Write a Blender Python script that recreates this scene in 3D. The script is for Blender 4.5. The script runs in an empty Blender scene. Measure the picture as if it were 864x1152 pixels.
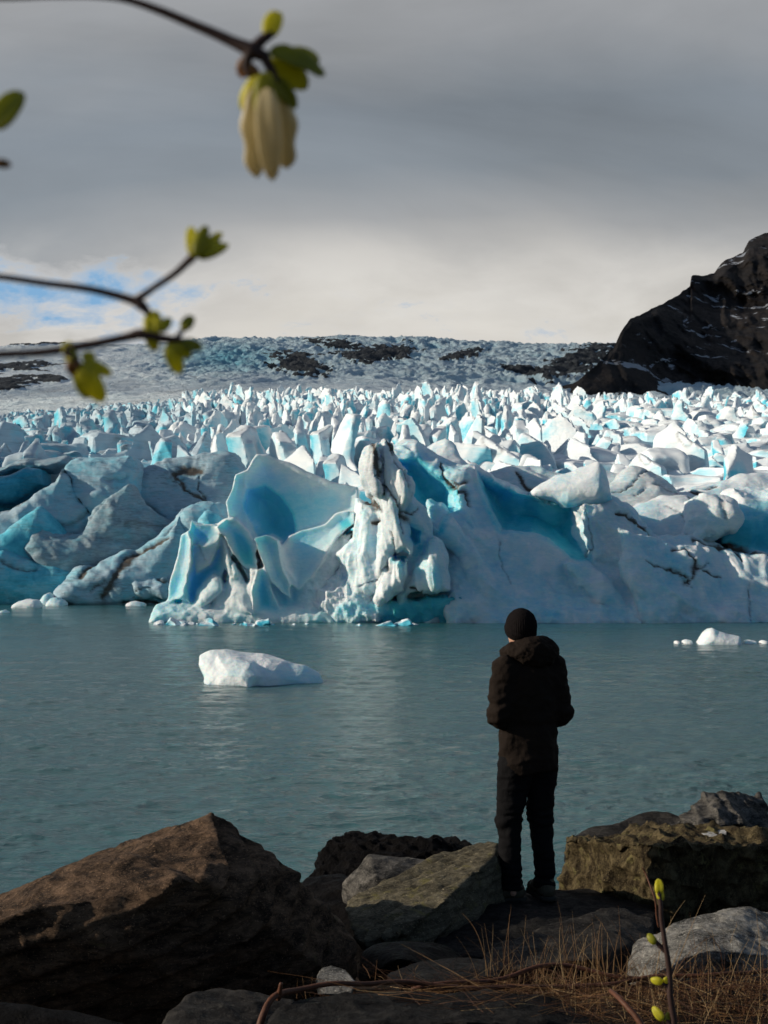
import bpy, bmesh, math, random
import numpy as np
import openvdb as vdb
from mathutils import Vector

random.seed(7)
RNG = np.random.default_rng(11)
scene = bpy.context.scene
COL = scene.collection
F = 1500.0            # focal length in photograph pixels
CAMH = 4.5            # lens height above the water
CX, HY = 432.0, 640.0 # principal column and horizon row


def at(px, py, d):
    return np.array([(px - CX) / F * d, d, CAMH + (HY - py) / F * d])


# ------------------------------------------------------------------ noise
_pt = RNG.permutation(256).astype(np.int64)
_pt = np.concatenate([_pt, _pt, _pt])
_g = RNG.normal(size=(256, 3))
_g = (_g / np.linalg.norm(_g, axis=1)[:, None]).astype(np.float32)

_wr = RNG.random((256, 3)).astype(np.float32)


def perlin(x, y, z):
    x = np.asarray(x, np.float32); y = np.asarray(y, np.float32); z = np.asarray(z, np.float32)
    x, y, z = np.broadcast_arrays(x, y, z)
    xi = np.floor(x).astype(np.int64); yi = np.floor(y).astype(np.int64); zi = np.floor(z).astype(np.int64)
    xf = x - xi; yf = y - yi; zf = z - zi
    u = xf * xf * xf * (xf * (xf * 6 - 15) + 10)
    v = yf * yf * yf * (yf * (yf * 6 - 15) + 10)
    w = zf * zf * zf * (zf * (zf * 6 - 15) + 10)
    xi &= 255; yi &= 255; zi &= 255

    def c(i, j, k):
        h = _pt[_pt[_pt[xi + i] + yi + j] + zi + k]
        gg = _g[h]
        return gg[..., 0] * (xf - i) + gg[..., 1] * (yf - j) + gg[..., 2] * (zf - k)
    x00 = c(0, 0, 0) * (1 - u) + c(1, 0, 0) * u
    x10 = c(0, 1, 0) * (1 - u) + c(1, 1, 0) * u
    x01 = c(0, 0, 1) * (1 - u) + c(1, 0, 1) * u
    x11 = c(0, 1, 1) * (1 - u) + c(1, 1, 1) * u
    return ((x00 * (1 - v) + x10 * v) * (1 - w) + (x01 * (1 - v) + x11 * v) * w) * 1.4


def fbm(x, y, z, f=1.0, o=4, lac=2.03, gain=0.5, seed=0.0):
    s = 0; a = 1.0; t = 0
    for i in range(o):
        s = s + a * perlin(x * f + seed + 17.3 * i, y * f + seed * 1.7 + 3.1 * i, z * f - seed + 9.2 * i)
        t += a; a *= gain; f *= lac
    return s / t


def ridged(x, y, z, f=1.0, o=4, lac=2.1, gain=0.5, seed=0.0):
    s = 0; a = 1.0; t = 0
    for i in range(o):
        n = 1 - np.abs(perlin(x * f + seed + 31.7 * i, y * f + seed * 1.3 + 7.7 * i, z * f - seed + 1.9 * i)) * 2
        s = s + a * n; t += a; a *= gain; f *= lac
    return s / t


def worley(x, y, z, f=1.0, seed=0, jit=.85):
    """distance to the nearest scattered centre, in cells"""
    p = np.stack([np.asarray(q, np.float32) for q in np.broadcast_arrays(x, y, z)], -1) * f + seed * 7.31
    c = np.floor(p).astype(np.int64); best = np.full(p.shape[:-1], 9.0, np.float32)
    for i in (-1, 0, 1):
        for j in (-1, 0, 1):
            for k in (-1, 0, 1):
                q = c + np.array([i, j, k]); m = q & 255
                h = _pt[_pt[_pt[m[..., 0]] + m[..., 1]] + m[..., 2]]
                o = _wr[h]
                d = ((q + .5 + (o - .5) * jit - p) ** 2).sum(-1)
                best = np.minimum(best, d)
    return np.sqrt(best)


def sstep(a, b, x):
    t = np.clip((x - a) / (b - a), 0, 1)
    return t * t * (3 - 2 * t)


def smax(a, b, k):
    h = np.clip(0.5 + 0.5 * (a - b) / k, 0, 1)
    return b + (a - b) * h + k * h * (1 - h)


def smin(a, b, k):
    return -smax(-a, -b, k)


def poly_sd(pts, X, Z):
    """signed distance to a closed polygon, negative inside"""
    pts = np.asarray(pts, np.float32)
    n = len(pts)
    d = np.full(X.shape, 1e9, np.float32)
    sgn = np.zeros(X.shape, bool)
    for i in range(n):
        a = pts[i]; b = pts[(i + 1) % n]
        ex, ez = b - a
        wx = X - a[0]; wz = Z - a[1]
        t = np.clip((wx * ex + wz * ez) / (ex * ex + ez * ez + 1e-12), 0, 1)
        d = np.minimum(d, (wx - ex * t) ** 2 + (wz - ez * t) ** 2)
        if abs(ez) > 1e-9:
            c = (a[1] <= Z) != (b[1] <= Z)
            xs = a[0] + (Z - a[1]) / ez * ex
            sgn ^= c & (X < xs)
    d = np.sqrt(d)
    return np.where(sgn, -d, d)


def line_dist(pts, X, Z):
    d = np.full(X.shape, 1e9, np.float32)
    for a, b in zip(pts[:-1], pts[1:]):
        ex, ez = b[0] - a[0], b[1] - a[1]
        wx = X - a[0]; wz = Z - a[1]
        t = np.clip((wx * ex + wz * ez) / (ex * ex + ez * ez + 1e-12), 0, 1)
        d = np.minimum(d, (wx - ex * t) ** 2 + (wz - ez * t) ** 2)
    return np.sqrt(d)


# ------------------------------------------------------------------ mesh helpers
def tag(o, label=None, cat=None, group=None, kind=None):
    if label: o['label'] = label
    if cat: o['category'] = cat
    if group: o['group'] = group
    if kind: o['kind'] = kind
    return o


def link(name, me, mat=None, parent=None, loc=None):
    o = bpy.data.objects.new(name, me)
    COL.objects.link(o)
    if mat is not None and me is not None and len(me.materials) == 0:
        me.materials.append(mat)
    if parent is not None:
        o.parent = parent
    if loc is not None:
        o.location = loc
    return o


def np_mesh(name, V, faces, attrs=None, smooth=True, sharp=0):
    """faces: (n,3) or (n,4) int array, or list of such arrays"""
    if not isinstance(faces, list):
        faces = [faces]
    faces = [f for f in faces if len(f)]
    me = bpy.data.meshes.new(name)
    V = np.asarray(V, np.float32)
    nl = sum(f.size for f in faces); nf = sum(len(f) for f in faces)
    me.vertices.add(len(V)); me.vertices.foreach_set('co', V.ravel())
    me.loops.add(nl); me.polygons.add(nf)
    me.loops.foreach_set('vertex_index', np.concatenate([f.ravel() for f in faces]).astype(np.int32))
    tot = np.concatenate([np.full(len(f), f.shape[1]) for f in faces]).astype(np.int32)
    st = np.concatenate([[0], np.cumsum(tot)[:-1]]).astype(np.int32)
    me.polygons.foreach_set('loop_start', st)
    me.polygons.foreach_set('loop_total', tot)
    me.update(calc_edges=True)
    me.polygons.foreach_set('use_smooth', np.full(nf, smooth))
    for k, a in (attrs or {}).items():
        at_ = me.attributes.new(k, 'FLOAT', 'POINT')
        at_.data.foreach_set('value', np.asarray(a, np.float32))
    if sharp: me.set_sharp_from_angle(angle=math.radians(sharp))
    me.validate()
    return me


def vnormals(V, Q):
    n = np.zeros_like(V)
    a, b, c, d = (V[Q[:, i]] for i in range(4))
    fn = np.cross(c - a, d - b)
    for i in range(4):
        np.add.at(n, Q[:, i], fn)
    return n / (np.linalg.norm(n, axis=1)[:, None] + 1e-9)


def iso(field, org, vox):
    """zero surface of a sampled field (negative inside) -> verts, quads facing outward"""
    field = field.astype(np.float32).copy()
    for ax in range(3):
        for e in (0, -1):
            s = [slice(None)] * 3; s[ax] = e
            field[tuple(s)] = np.maximum(field[tuple(s)], vox * .5)
    g = vdb.FloatGrid(background=float(abs(field).max() + 1))
    g.copyFromArray(field)
    V, Q = g.convertToQuads(isovalue=0.0)
    V = V.astype(np.float32); Q = Q.astype(np.int64)
    # orientation test against the field gradient
    i = np.clip(np.round(V).astype(int), 1, np.array(field.shape) - 2)
    gr = np.stack([field[i[:, 0] + 1, i[:, 1], i[:, 2]] - field[i[:, 0] - 1, i[:, 1], i[:, 2]],
                   field[i[:, 0], i[:, 1] + 1, i[:, 2]] - field[i[:, 0], i[:, 1] - 1, i[:, 2]],
                   field[i[:, 0], i[:, 1], i[:, 2] + 1] - field[i[:, 0], i[:, 1], i[:, 2] - 1]], 1)
    n = vnormals(V, Q)
    if (n * gr).sum() < 0:
        Q = Q[:, ::-1].copy()
    return V * vox + np.asarray(org, np.float32), Q


# ------------------------------------------------------------------ shader helpers
def mat_new(name):
    m = bpy.data.materials.new(name); m.use_nodes = True
    nt = m.node_tree; nt.nodes.clear()
    return m, NT(nt)


class NT:
    def __init__(s, nt): s.t = nt
    def n(s, kind, **kw):
        nd = s.t.nodes.new(kind)
        ins = kw.pop('ins', {})
        for k, v in kw.items(): setattr(nd, k, v)
        for k, v in ins.items():
            if hasattr(v, 'is_output'): s.t.links.new(v, nd.inputs[k])
            else: nd.inputs[k].default_value = v
        return nd
    def math(s, op, a, b=0.0, c=0.0, clamp=False):
        nd = s.t.nodes.new('ShaderNodeMath'); nd.operation = op; nd.use_clamp = clamp
        for i, v in enumerate((a, b, c)):
            if hasattr(v, 'is_output'): s.t.links.new(v, nd.inputs[i])
            else: nd.inputs[i].default_value = v
        return nd.outputs[0]
    def mix(s, f, a, b, blend='MIX'):
        nd = s.t.nodes.new('ShaderNodeMix'); nd.data_type = 'RGBA'; nd.blend_type = blend
        for i, v in ((0, f), (6, a), (7, b)):
            if hasattr(v, 'is_output'): s.t.links.new(v, nd.inputs[i])
            else: nd.inputs[i].default_value = v if i == 0 else (*v, 1) if len(v) == 3 else v
        return nd.outputs[2]
    def ramp(s, f, stops, interp='LINEAR'):
        nd = s.t.nodes.new('ShaderNodeValToRGB'); r = nd.color_ramp; r.interpolation = interp
        while len(r.elements) < len(stops): r.elements.new(0.5)
        for e, (p, c) in zip(r.elements, stops):
            e.position = p
            if not isinstance(c, (tuple, list)): c = (c, c, c)
            e.color = (*c, 1) if len(c) == 3 else c
        s.t.links.new(f, nd.inputs[0])
        return nd.outputs[0]
    def noise(s, vec, scale, detail=4, rough=.55, dist=0.0, typ='FBM'):
        nd = s.n('ShaderNodeTexNoise', noise_type=typ)
        if vec is not None: s.t.links.new(vec, nd.inputs['Vector'])
        nd.inputs['Scale'].default_value = scale; nd.inputs['Detail'].default_value = detail
        nd.inputs['Roughness'].default_value = rough; nd.inputs['Distortion'].default_value = dist
        return nd.outputs[0]
    def attr(s, name):
        return s.n('ShaderNodeAttribute', attribute_name=name).outputs['Fac']
    def mapping(s, vec, scale=(1, 1, 1), rot=(0, 0, 0), loc=(0, 0, 0)):
        nd = s.n('ShaderNodeMapping'); s.t.links.new(vec, nd.inputs[0])
        nd.inputs['Scale'].default_value = scale; nd.inputs['Rotation'].default_value = rot
        nd.inputs['Location'].default_value = loc
        return nd.outputs[0]
    def bump(s, h, strength, dist, normal=None):
        nd = s.n('ShaderNodeBump'); s.t.links.new(h, nd.inputs['Height'])
        nd.inputs['Strength'].default_value = strength; nd.inputs['Distance'].default_value = dist
        if normal is not None: s.t.links.new(normal, nd.inputs['Normal'])
        return nd.outputs[0]
    def out(s, sh, **kw):
        o = s.n('ShaderNodeOutputMaterial'); s.t.links.new(sh, o.inputs['Surface'])
    def principled(s, base, rough, normal=None, **kw):
        p = s.n('ShaderNodeBsdfPrincipled')
        for k, v in [('Base Color', base), ('Roughness', rough)] + list(kw.items()):
            if v is None: continue
            if hasattr(v, 'is_output'): s.t.links.new(v, p.inputs[k])
            else:
                if k == 'Base Color' and len(v) == 3: v = (*v, 1)
                p.inputs[k].default_value = v
        if normal is not None: s.t.links.new(normal, p.inputs['Normal'])
        s.out(p.outputs[0])
        return p


def obj_coord(nt): return nt.n('ShaderNodeTexCoord').outputs['Object']
def world_coord(nt): return nt.n('ShaderNodeNewGeometry').outputs['Position']


# ------------------------------------------------------------------ camera, sun, sky
cam = bpy.data.cameras.new('camera')
cam_o = bpy.data.objects.new('camera', cam); COL.objects.link(cam_o)
cam_o.location = (0, 0, CAMH); cam_o.rotation_euler = (math.radians(90), 0, 0)
cam.sensor_fit = 'VERTICAL'; cam.sensor_height = 36; cam.sensor_width = 27
cam.lens = F / 1152 * 36
cam.shift_y = (HY - 576) / 1152
cam.clip_start = 0.05; cam.clip_end = 20000
cam.dof.use_dof = True; cam.dof.focus_distance = 9.0
cam.dof.aperture_fstop = (cam.lens / 1000) / 0.0058
scene.camera = cam_o

SUN_EL = math.radians(20.5)
SUN_AZ = math.radians(-93)     # measured from +Y (the view direction) towards +X
sd_ = Vector((math.sin(SUN_AZ) * math.cos(SUN_EL), math.cos(SUN_AZ) * math.cos(SUN_EL), math.sin(SUN_EL)))
sun = bpy.data.lights.new('sun', 'SUN'); sun.energy = 4.5; sun.angle = math.radians(0.5); sun.color = (1.0, 0.87, 0.70)
sun_o = bpy.data.objects.new('sun', sun); COL.objects.link(sun_o)
sun_o.rotation_euler = sd_.to_track_quat('Z', 'Y').to_euler()

w = bpy.data.worlds.new('World'); scene.world = w; w.use_nodes = True
w.node_tree.nodes.clear(); W = NT(w.node_tree)
sky = W.n('ShaderNodeTexSky', sky_type='NISHITA', sun_disc=False, sun_elevation=SUN_EL, sun_rotation=SUN_AZ,
          air_density=1.0, dust_density=0.6, ozone_density=1.2)
gen = W.n('ShaderNodeTexCoord').outputs['Generated']
sep = W.n('ShaderNodeSeparateXYZ', ins={0: gen})
x_, y_, z_ = sep.outputs
yy = W.math('MAXIMUM', y_, 0.15)
u_ = W.math('DIVIDE', x_, yy); v_ = W.math('DIVIDE', z_, yy)
uv = W.n('ShaderNodeCombineXYZ', ins={0: u_, 1: v_}).outputs[0]
big = W.noise(W.mapping(uv, (2.2, 5.5, 1), rot=(0, 0, .12), loc=(3.1, .4, 0)), 1.0, 4, .5, .3)
soft = W.noise(W.mapping(uv, (4.0, 7.0, 1), rot=(0, 0, .25), loc=(1.7, 5.2, 0)), 1.0, 5, .5, .2)
vv = W.math('ADD', v_, W.math('MULTIPLY', W.math('SUBTRACT', big, .5), 0.15))
vv = W.math('ADD', vv, W.math('MULTIPLY', W.math('SUBTRACT', soft, .5), 0.035))
vv = W.math('ADD', vv, W.math('MULTIPLY', u_, -0.06))
cloud = W.ramp(vv, [(0.0, (.52, .50, .47)), (0.17, (.63, .605, .56)), (0.212, (.52, .505, .48)), (0.250, (.345, .355, .365)),
                    (0.30, (.240, .272, .306)), (0.35, (.225, .258, .295)), (0.40, (.31, .325, .345)), (0.47, (.36, .365, .375)), (1.0, (.36, .38, .42))])
wisp = W.noise(W.mapping(uv, (2.0, 6.5, 1), rot=(0, 0, .42), loc=(7.7, 1.2, 0)), 1.0, 7, .58, .5)
tex = W.math('ADD', W.math('MULTIPLY_ADD', soft, 0.34, 0.45), W.math('MULTIPLY', wisp, 0.78))
cloud = W.mix(1.0, cloud, W.n('ShaderNodeCombineXYZ', ins={0: tex, 1: tex, 2: tex}).outputs[0], 'MULTIPLY')
# blue gap low on the left, with puffy white edges
gn = W.noise(W.mapping(uv, (15, 30, 1), rot=(0, 0, -.1), loc=(.9, 2.9, 0)), 1.0, 7, .62, .3)
gm = W.math('SUBTRACT', 1.0, W.math('ABSOLUTE', W.math('DIVIDE', W.math('SUBTRACT', v_, W.math('MULTIPLY_ADD', u_, -.13, .172)), 0.032)))
gl = W.math('MULTIPLY', W.math('SUBTRACT', -0.12, u_), 9.0, clamp=True)
gm = W.math('MINIMUM', gm, gl)
gap = W.ramp(W.math('ADD', W.math('MULTIPLY', gm, 0.55), W.math('MULTIPLY', W.math('SUBTRACT', gn, .5), 2.2)), [(0.20, 0.0), (0.62, 1.0)])
gedge = W.ramp(W.math('ADD', W.math('MULTIPLY', gm, 0.55), W.math('MULTIPLY', W.math('SUBTRACT', gn, .5), 1.2)), [(0.02, 0.0), (0.40, 0.9)])
puff = W.noise(W.mapping(uv, (7, 15, 1), loc=(4.1, 7.3, 0)), 1.0, 6, .55, .3)
pm_ = W.math('MULTIPLY', W.ramp(puff, [(.44, 0.0), (.62, 1.0)]), W.ramp(v_, [(.15, 1.0), (.205, .8), (.26, 0.0)]))
cloud = W.mix(W.math('MULTIPLY', pm_, .75), cloud, (.76, .74, .70))
cloud = W.mix(gedge, cloud, (.66, .655, .65))
bluesky = (.22, .42, .66)
cloud = W.mix(gap, cloud, bluesky)
cloud10 = W.mix(1.0, cloud, (10, 10, 10), 'MULTIPLY')
# broken cloud elsewhere in the sky, blue between
dn = W.noise(W.mapping(gen, (2.4, 2.4, 4)), 1.0, 5, .55, .2)
broken = W.ramp(dn, [(0.50, 0.0), (0.68, .75)])
rest = W.mix(1.0, sky.outputs[0], (0.60, 0.65, 0.71), 'MULTIPLY')
rest = W.mix(broken, rest, (1.25, 1.45, 1.75))
front = W.ramp(y_, [(0.30, 0.0), (0.62, 1.0)])
final = W.mix(front, rest, cloud10)
bg = W.n('ShaderNodeBackground', ins={0: final, 1: 0.1})
wo = W.n('ShaderNodeOutputWorld'); w.node_tree.links.new(bg.outputs[0], wo.inputs[0])

scene.view_settings.view_transform = 'Standard'; scene.view_settings.look = 'None'
scene.view_settings.gamma = 1; scene.view_settings.exposure = 0
scene.render.engine = 'CYCLES'
scene.cycles.max_bounces = 6; scene.cycles.diffuse_bounces = 3; scene.cycles.glossy_bounces = 3
scene.cycles.transmission_bounces = 2; scene.cycles.caustics_reflective = False; scene.cycles.caustics_refractive = False
scene.cycles.use_denoising = True; scene.cycles.sample_clamp_indirect = 4
scene.cycles.use_adaptive_sampling = True; scene.cycles.adaptive_threshold = 0.02


# ------------------------------------------------------------------ materials
def ice_material(name, white, blue, scale=1.0, sss=0.0, old=False, mot=1.0, sscale=1.6):
    m, t = mat_new(name)
    P = obj_coord(t)
    ab = t.attr('blue'); ad = t.attr('dirt')
    n1 = t.noise(P, 0.55 * scale, 6, .62, .4)
    n2 = t.noise(t.mapping(P, (1, 1, 3.2), rot=(.15, .35, 0)), 1.4 * scale, 6, .65, .8)
    n3 = t.noise(P, 7 * scale, 4, .6)
    b = t.math('ADD', ab, t.math('MULTIPLY', t.math('SUBTRACT', n1, .5), 1.0 * mot))
    b = t.math('ADD', b, t.math('MULTIPLY', t.math('SUBTRACT', n2, .5), .45 * mot), clamp=True)
    wcol = t.mix(t.ramp(n2, [(.35, 0.0), (.7, 1.0)]), white, tuple(c * k for c, k in zip(white, (.86, .90, .94))))
    mid = tuple((a * .35 + b_ * .65) for a, b_ in zip(white, blue))
    col = t.mix(t.ramp(b, [(0.08, 0.0), (.55, 1.0)]), wcol, (.14, .63, .80))
    col = t.mix(t.ramp(b, [(0.45, 0.0), (1.0, 1.0)]), col, blue)
    # grit worked into the ice along bands
    band = t.noise(t.mapping(P, (1.0, 1.0, 5), rot=(.3, -.5, .2)), .8 * scale, 7, .7, 1.2)
    dm = t.math('MULTIPLY', ad, t.ramp(band, [(.30, .15), (.62, 1.0)]))
    dm = t.math('ADD', dm, t.math('MULTIPLY', t.math('POWER', ad, 2.5), .75), clamp=True)
    grit = t.mix(n3, (.05, .043, .038), (.13, .115, .10))
    col = t.mix(dm, col, grit)
    if old:   # thin grit lines melted out along the old layering
        st = t.noise(t.mapping(P, (1.0, 1.0, 7), rot=(.2, .75, .3)), .55 * scale, 8, .72, .6)
        st2 = t.noise(P, .25 * scale, 3, .5)
        sm = t.math('MULTIPLY', t.ramp(st, [(.50, 0.0), (.62, .6)]), t.ramp(st2, [(.38, 0.15), (.62, 1.0)]))
        col = t.mix(sm, col, (.12, .15, .18))
    h = t.math('ADD', t.math('MULTIPLY', n2, .45), t.math('MULTIPLY', n3, .15))
    h = t.math('ADD', h, t.math('MULTIPLY', t.noise(P, 2.6 * scale, 5, .6, .3), .7))
    nrm = t.bump(h, .38, .30 / scale)
    rough = t.ramp(b, [(0, .62), (1, .36)])
    kw = {'IOR': 1.31, 'Specular IOR Level': .35}
    if sss:
        kw['Subsurface Weight'] = t.math('MULTIPLY_ADD', b, sss, .12, clamp=True); kw['Subsurface Radius'] = (.10, .6, 1.0); kw['Subsurface Scale'] = sscale
    t.principled(col, rough, nrm, **kw)
    return m


ICE = ice_material('ice', (.80, .865, .90), (.004, .37, .56), 1.0, sss=.8, mot=.75, sscale=2.4)
ICE_CLEAR = ice_material('clear_blue_ice', (.80, .88, .91), (.004, .38, .57), 1.0, sss=.95, mot=.35, sscale=3.0)
ICE_OLD = ice_material('weathered_ice', (.44, .60, .70), (.004, .26, .42), .8, old=True)
# ------------------------------------------------------------------ sculpted ice
def chunk(poly, d, ax=0.0, az=0.35, bul=1.0, bw=0.7, th=6.0, blue=0.1, dirt=0.0, k=0.16, sub=False, depth=2.0, planes=None, rough=0.0):
    """poly: outline in photograph pixels at distance d; ax, az: slope of the face towards the viewer
    (ax>0 recedes to the right, az>0 recedes upwards); sub: a hollow cut in from the front"""
    return dict(poly=poly, d=d, ax=ax, az=az, bul=bul, bw=bw, th=th, blue=blue, dirt=dirt, k=k, sub=sub, depth=depth, planes=planes, rough=rough)


def _w(p, d):
    return ((p[0] - CX) / F * d, CAMH + (HY - p[1]) / F * d)


def sculpt(name, chunks, vox, y0, y1, px_rng, py_rng, d0, mat, k=0.4, wob=0.35, amp=(.35, .12), lines=(), label=None, cat=None,
           group=None, seed=0.0, flute=(1, 1, 1), zmin=None, fin=1.0, diag=0.0, vert=0.0):
    (xa, za), (xb, zb) = _w((px_rng[0], py_rng[1]), d0), _w((px_rng[1], py_rng[0]), d0)
    if zmin is not None: za = max(za, zmin)
    nx, ny, nz = (int(max(4, (b - a) / vox)) + 1 for a, b in ((xa, xb), (y0, y1), (za, zb)))
    X = (xa + np.arange(nx) * vox).astype(np.float32)
    Y = (y0 + np.arange(ny) * vox).astype(np.float32)
    Z = (za + np.arange(nz) * vox).astype(np.float32)

    def sd2(c, x, z):
        n1 = fbm(x, z, 0, .35 / fin, 3, seed=seed) * wob * 1.6
        n2 = fbm(x, z, 5, .35 / fin, 3, seed=seed + 40) * wob * 1.6
        return poly_sd([_w(p, c['d']) for p in c['poly']], x + n1, z + n2)

    def ev(c, s, x, y, z):
        cx, cz = _w(np.mean(c['poly'], axis=0), c['d'])
        if c['planes'] is None:
            yf = c['d'] + c['ax'] * (x - cx) + c['az'] * (z - cz)
        else:
            yf = None
            for a, b, o in c['planes']:
                q = c['d'] + a * (x - cx) + b * (z - cz) + o
                yf = q if yf is None else np.maximum(yf, q)
        if not c['sub']:
            yf = yf + c['bul'] * np.exp(np.clip(s / c['bw'], -30, 0))
            f = smax(s, (yf - y) * .8, c['k'])
            return np.maximum(f, y - (c['d'] + c['th'] + c['az'] * .5 * (z - cz)))
        wall = yf + c['depth'] * (1 - np.exp(np.clip(s / c['bw'], -30, 0)))
        return smax(s, (y - wall) * .8, c['k'] * .5)
    tot = None
    X2, Z2 = np.meshgrid(X, Z, indexing='ij')
    x3, y3, z3 = X[:, None, None], Y[None, :, None], Z[None, None, :]
    for c in chunks:
        s3 = sd2(c, X2, Z2)[:, None, :]
        f = ev(c, s3, x3, y3, z3).astype(np.float32)
        if tot is None: tot = f
        elif c['sub']: tot = smax(tot, -f, c['k'] * .4)
        else: tot = smin(tot, f, k)
    V, Q = iso(tot, (xa, y0, za), vox)
    del tot
    x, y, z = V[:, 0], V[:, 1], V[:, 2]
    blue = np.zeros(len(V)); dirt = np.zeros(len(V)); ws = np.zeros(len(V)); rgh_ = np.zeros(len(V)); sb = []
    for c in chunks:
        f = ev(c, sd2(c, x, z), x, y, z)
        if c['sub']:
            s2_ = sd2(c, x, z)
            sb.append((c, np.clip(1.15 - np.abs(f) / (.35 * fin), 0, 1) * (.30 + .70 * (1 - np.exp(np.clip(s2_ / (c['bw'] * 1.1), -30, 0))))))
            # chunks added later cover earlier hollows
        else:
            wgt = np.exp(-np.clip(f, -1, 20) / (.22 * fin))
            cb = c['blue']
            if c['bul'] < 0:      # cupped faces: clear blue inside, white frosted rims
                cb = cb * (.12 + .88 * (1 - np.exp(np.clip(sd2(c, x, z) / (c['bw'] * 1.1), -30, 0))))
            blue += wgt * cb; dirt += wgt * c['dirt']; rgh_ += wgt * c['rough']; ws += wgt
            if sb:
                cover = sstep(.3 * fin, -.05, f)
                sb = [(a, b * (1 - cover)) for a, b in sb]
    blue /= ws + 1e-9; dirt /= ws + 1e-9
    for c, q in sb:
        blue = blue * (1 - q) + c['blue'] * q
        dirt = dirt * (1 - q) + c['dirt'] * q
    N = vnormals(V, Q)
    fx, fy, fz = x * flute[0], y * flute[1], z * flute[2]
    r = ridged(fx, fy, fz, .28 / fin, 4, seed=seed + 3) - .35
    s_ = fbm(fx, fy, fz, 1.1 / fin, 4, seed=seed + 9)
    smooth = 1 - .75 * np.clip(blue, 0, 1)
    dg = 0
    if vert:   # melt runnels down the column
        q_ = .5 * fbm(x, y, z, .25, 2, seed=seed + 71.)
        dg = dg + vert * (ridged(x * .75 + q_ + z * .10, y * .5, z * .10, 1.0, 3, seed=seed + 61.) - .45)
    if diag:   # buttresses and runnels down the fall line
        q_ = .25 * fbm(x, y, z, .15, 2, seed=seed + 70.) * 3
        dg = dg + diag * (ridged((x * .58 + z * .81) * .24 + q_, y * .1, (x * .81 - z * .58) * .055, 1.0, 4, seed=seed + 60.) - .42) * (1 - np.clip(blue * 1.3, 0, 1))
    F1 = worley(x * flute[0], y * flute[1], z * flute[2], .30 / fin, seed=seed)
    F2 = worley(x * flute[0] + s_ * .3, y * flute[1], z * flute[2], .95 / fin, seed=seed + 5)
    cup = (F1 ** 2 - .35); cup2 = (F2 ** 2 - .35)
    disp = (cup * 1.5 + r * .35) * amp[0] * (1 - .55 * np.clip(blue, 0, 1)) * fin + (s_ * .5 + cup2 * .9) * amp[1] * smooth * fin
    blue = blue + np.where(blue < .6, .16 * sstep(.25, -.3, cup) - .03, 0) * (1 - dirt)
    for pts, wd, st in lines:
        dl = line_dist([_w(p, d0) for p in pts], x + fbm(x, z, 1, 1.3 / fin, 3) * .35 * fin, z + fbm(x, z, 7, 1.3 / fin, 3) * .35 * fin)
        wm = wd / F * d0 * (1 + .8 * fbm(x, z, 2, .9 / fin, 2))
        g = np.exp(-(dl / np.maximum(wm, .02)) ** 2)
        dirt = np.maximum(dirt, g * st)
        disp -= g * min(.35, abs(st)) * fin * .6
    disp = disp + dg
    rgh_ = rgh_ / (ws + 1e-9)
    disp = disp + rgh_ * (.45 * (worley(x, y, z, 1.15, seed=seed + 12) ** 2 - .35) + .25 * fbm(x, y, z, 2.2, 4, gain=.65, seed=seed + 14.)) * fin
    V = V + N * disp[:, None]
    me = np_mesh(name, V, Q, sharp=50, attrs={'blue': np.clip(blue, 0, 1), 'dirt': np.clip(dirt, 0, 1)})
    o = link(name, me, mat)
    tag(o, label, cat, group)
    return o


def z2(u0, v0, sc, pts):
    return [(u0 + a / sc, v0 + b / sc) for a, b in pts]


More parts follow.
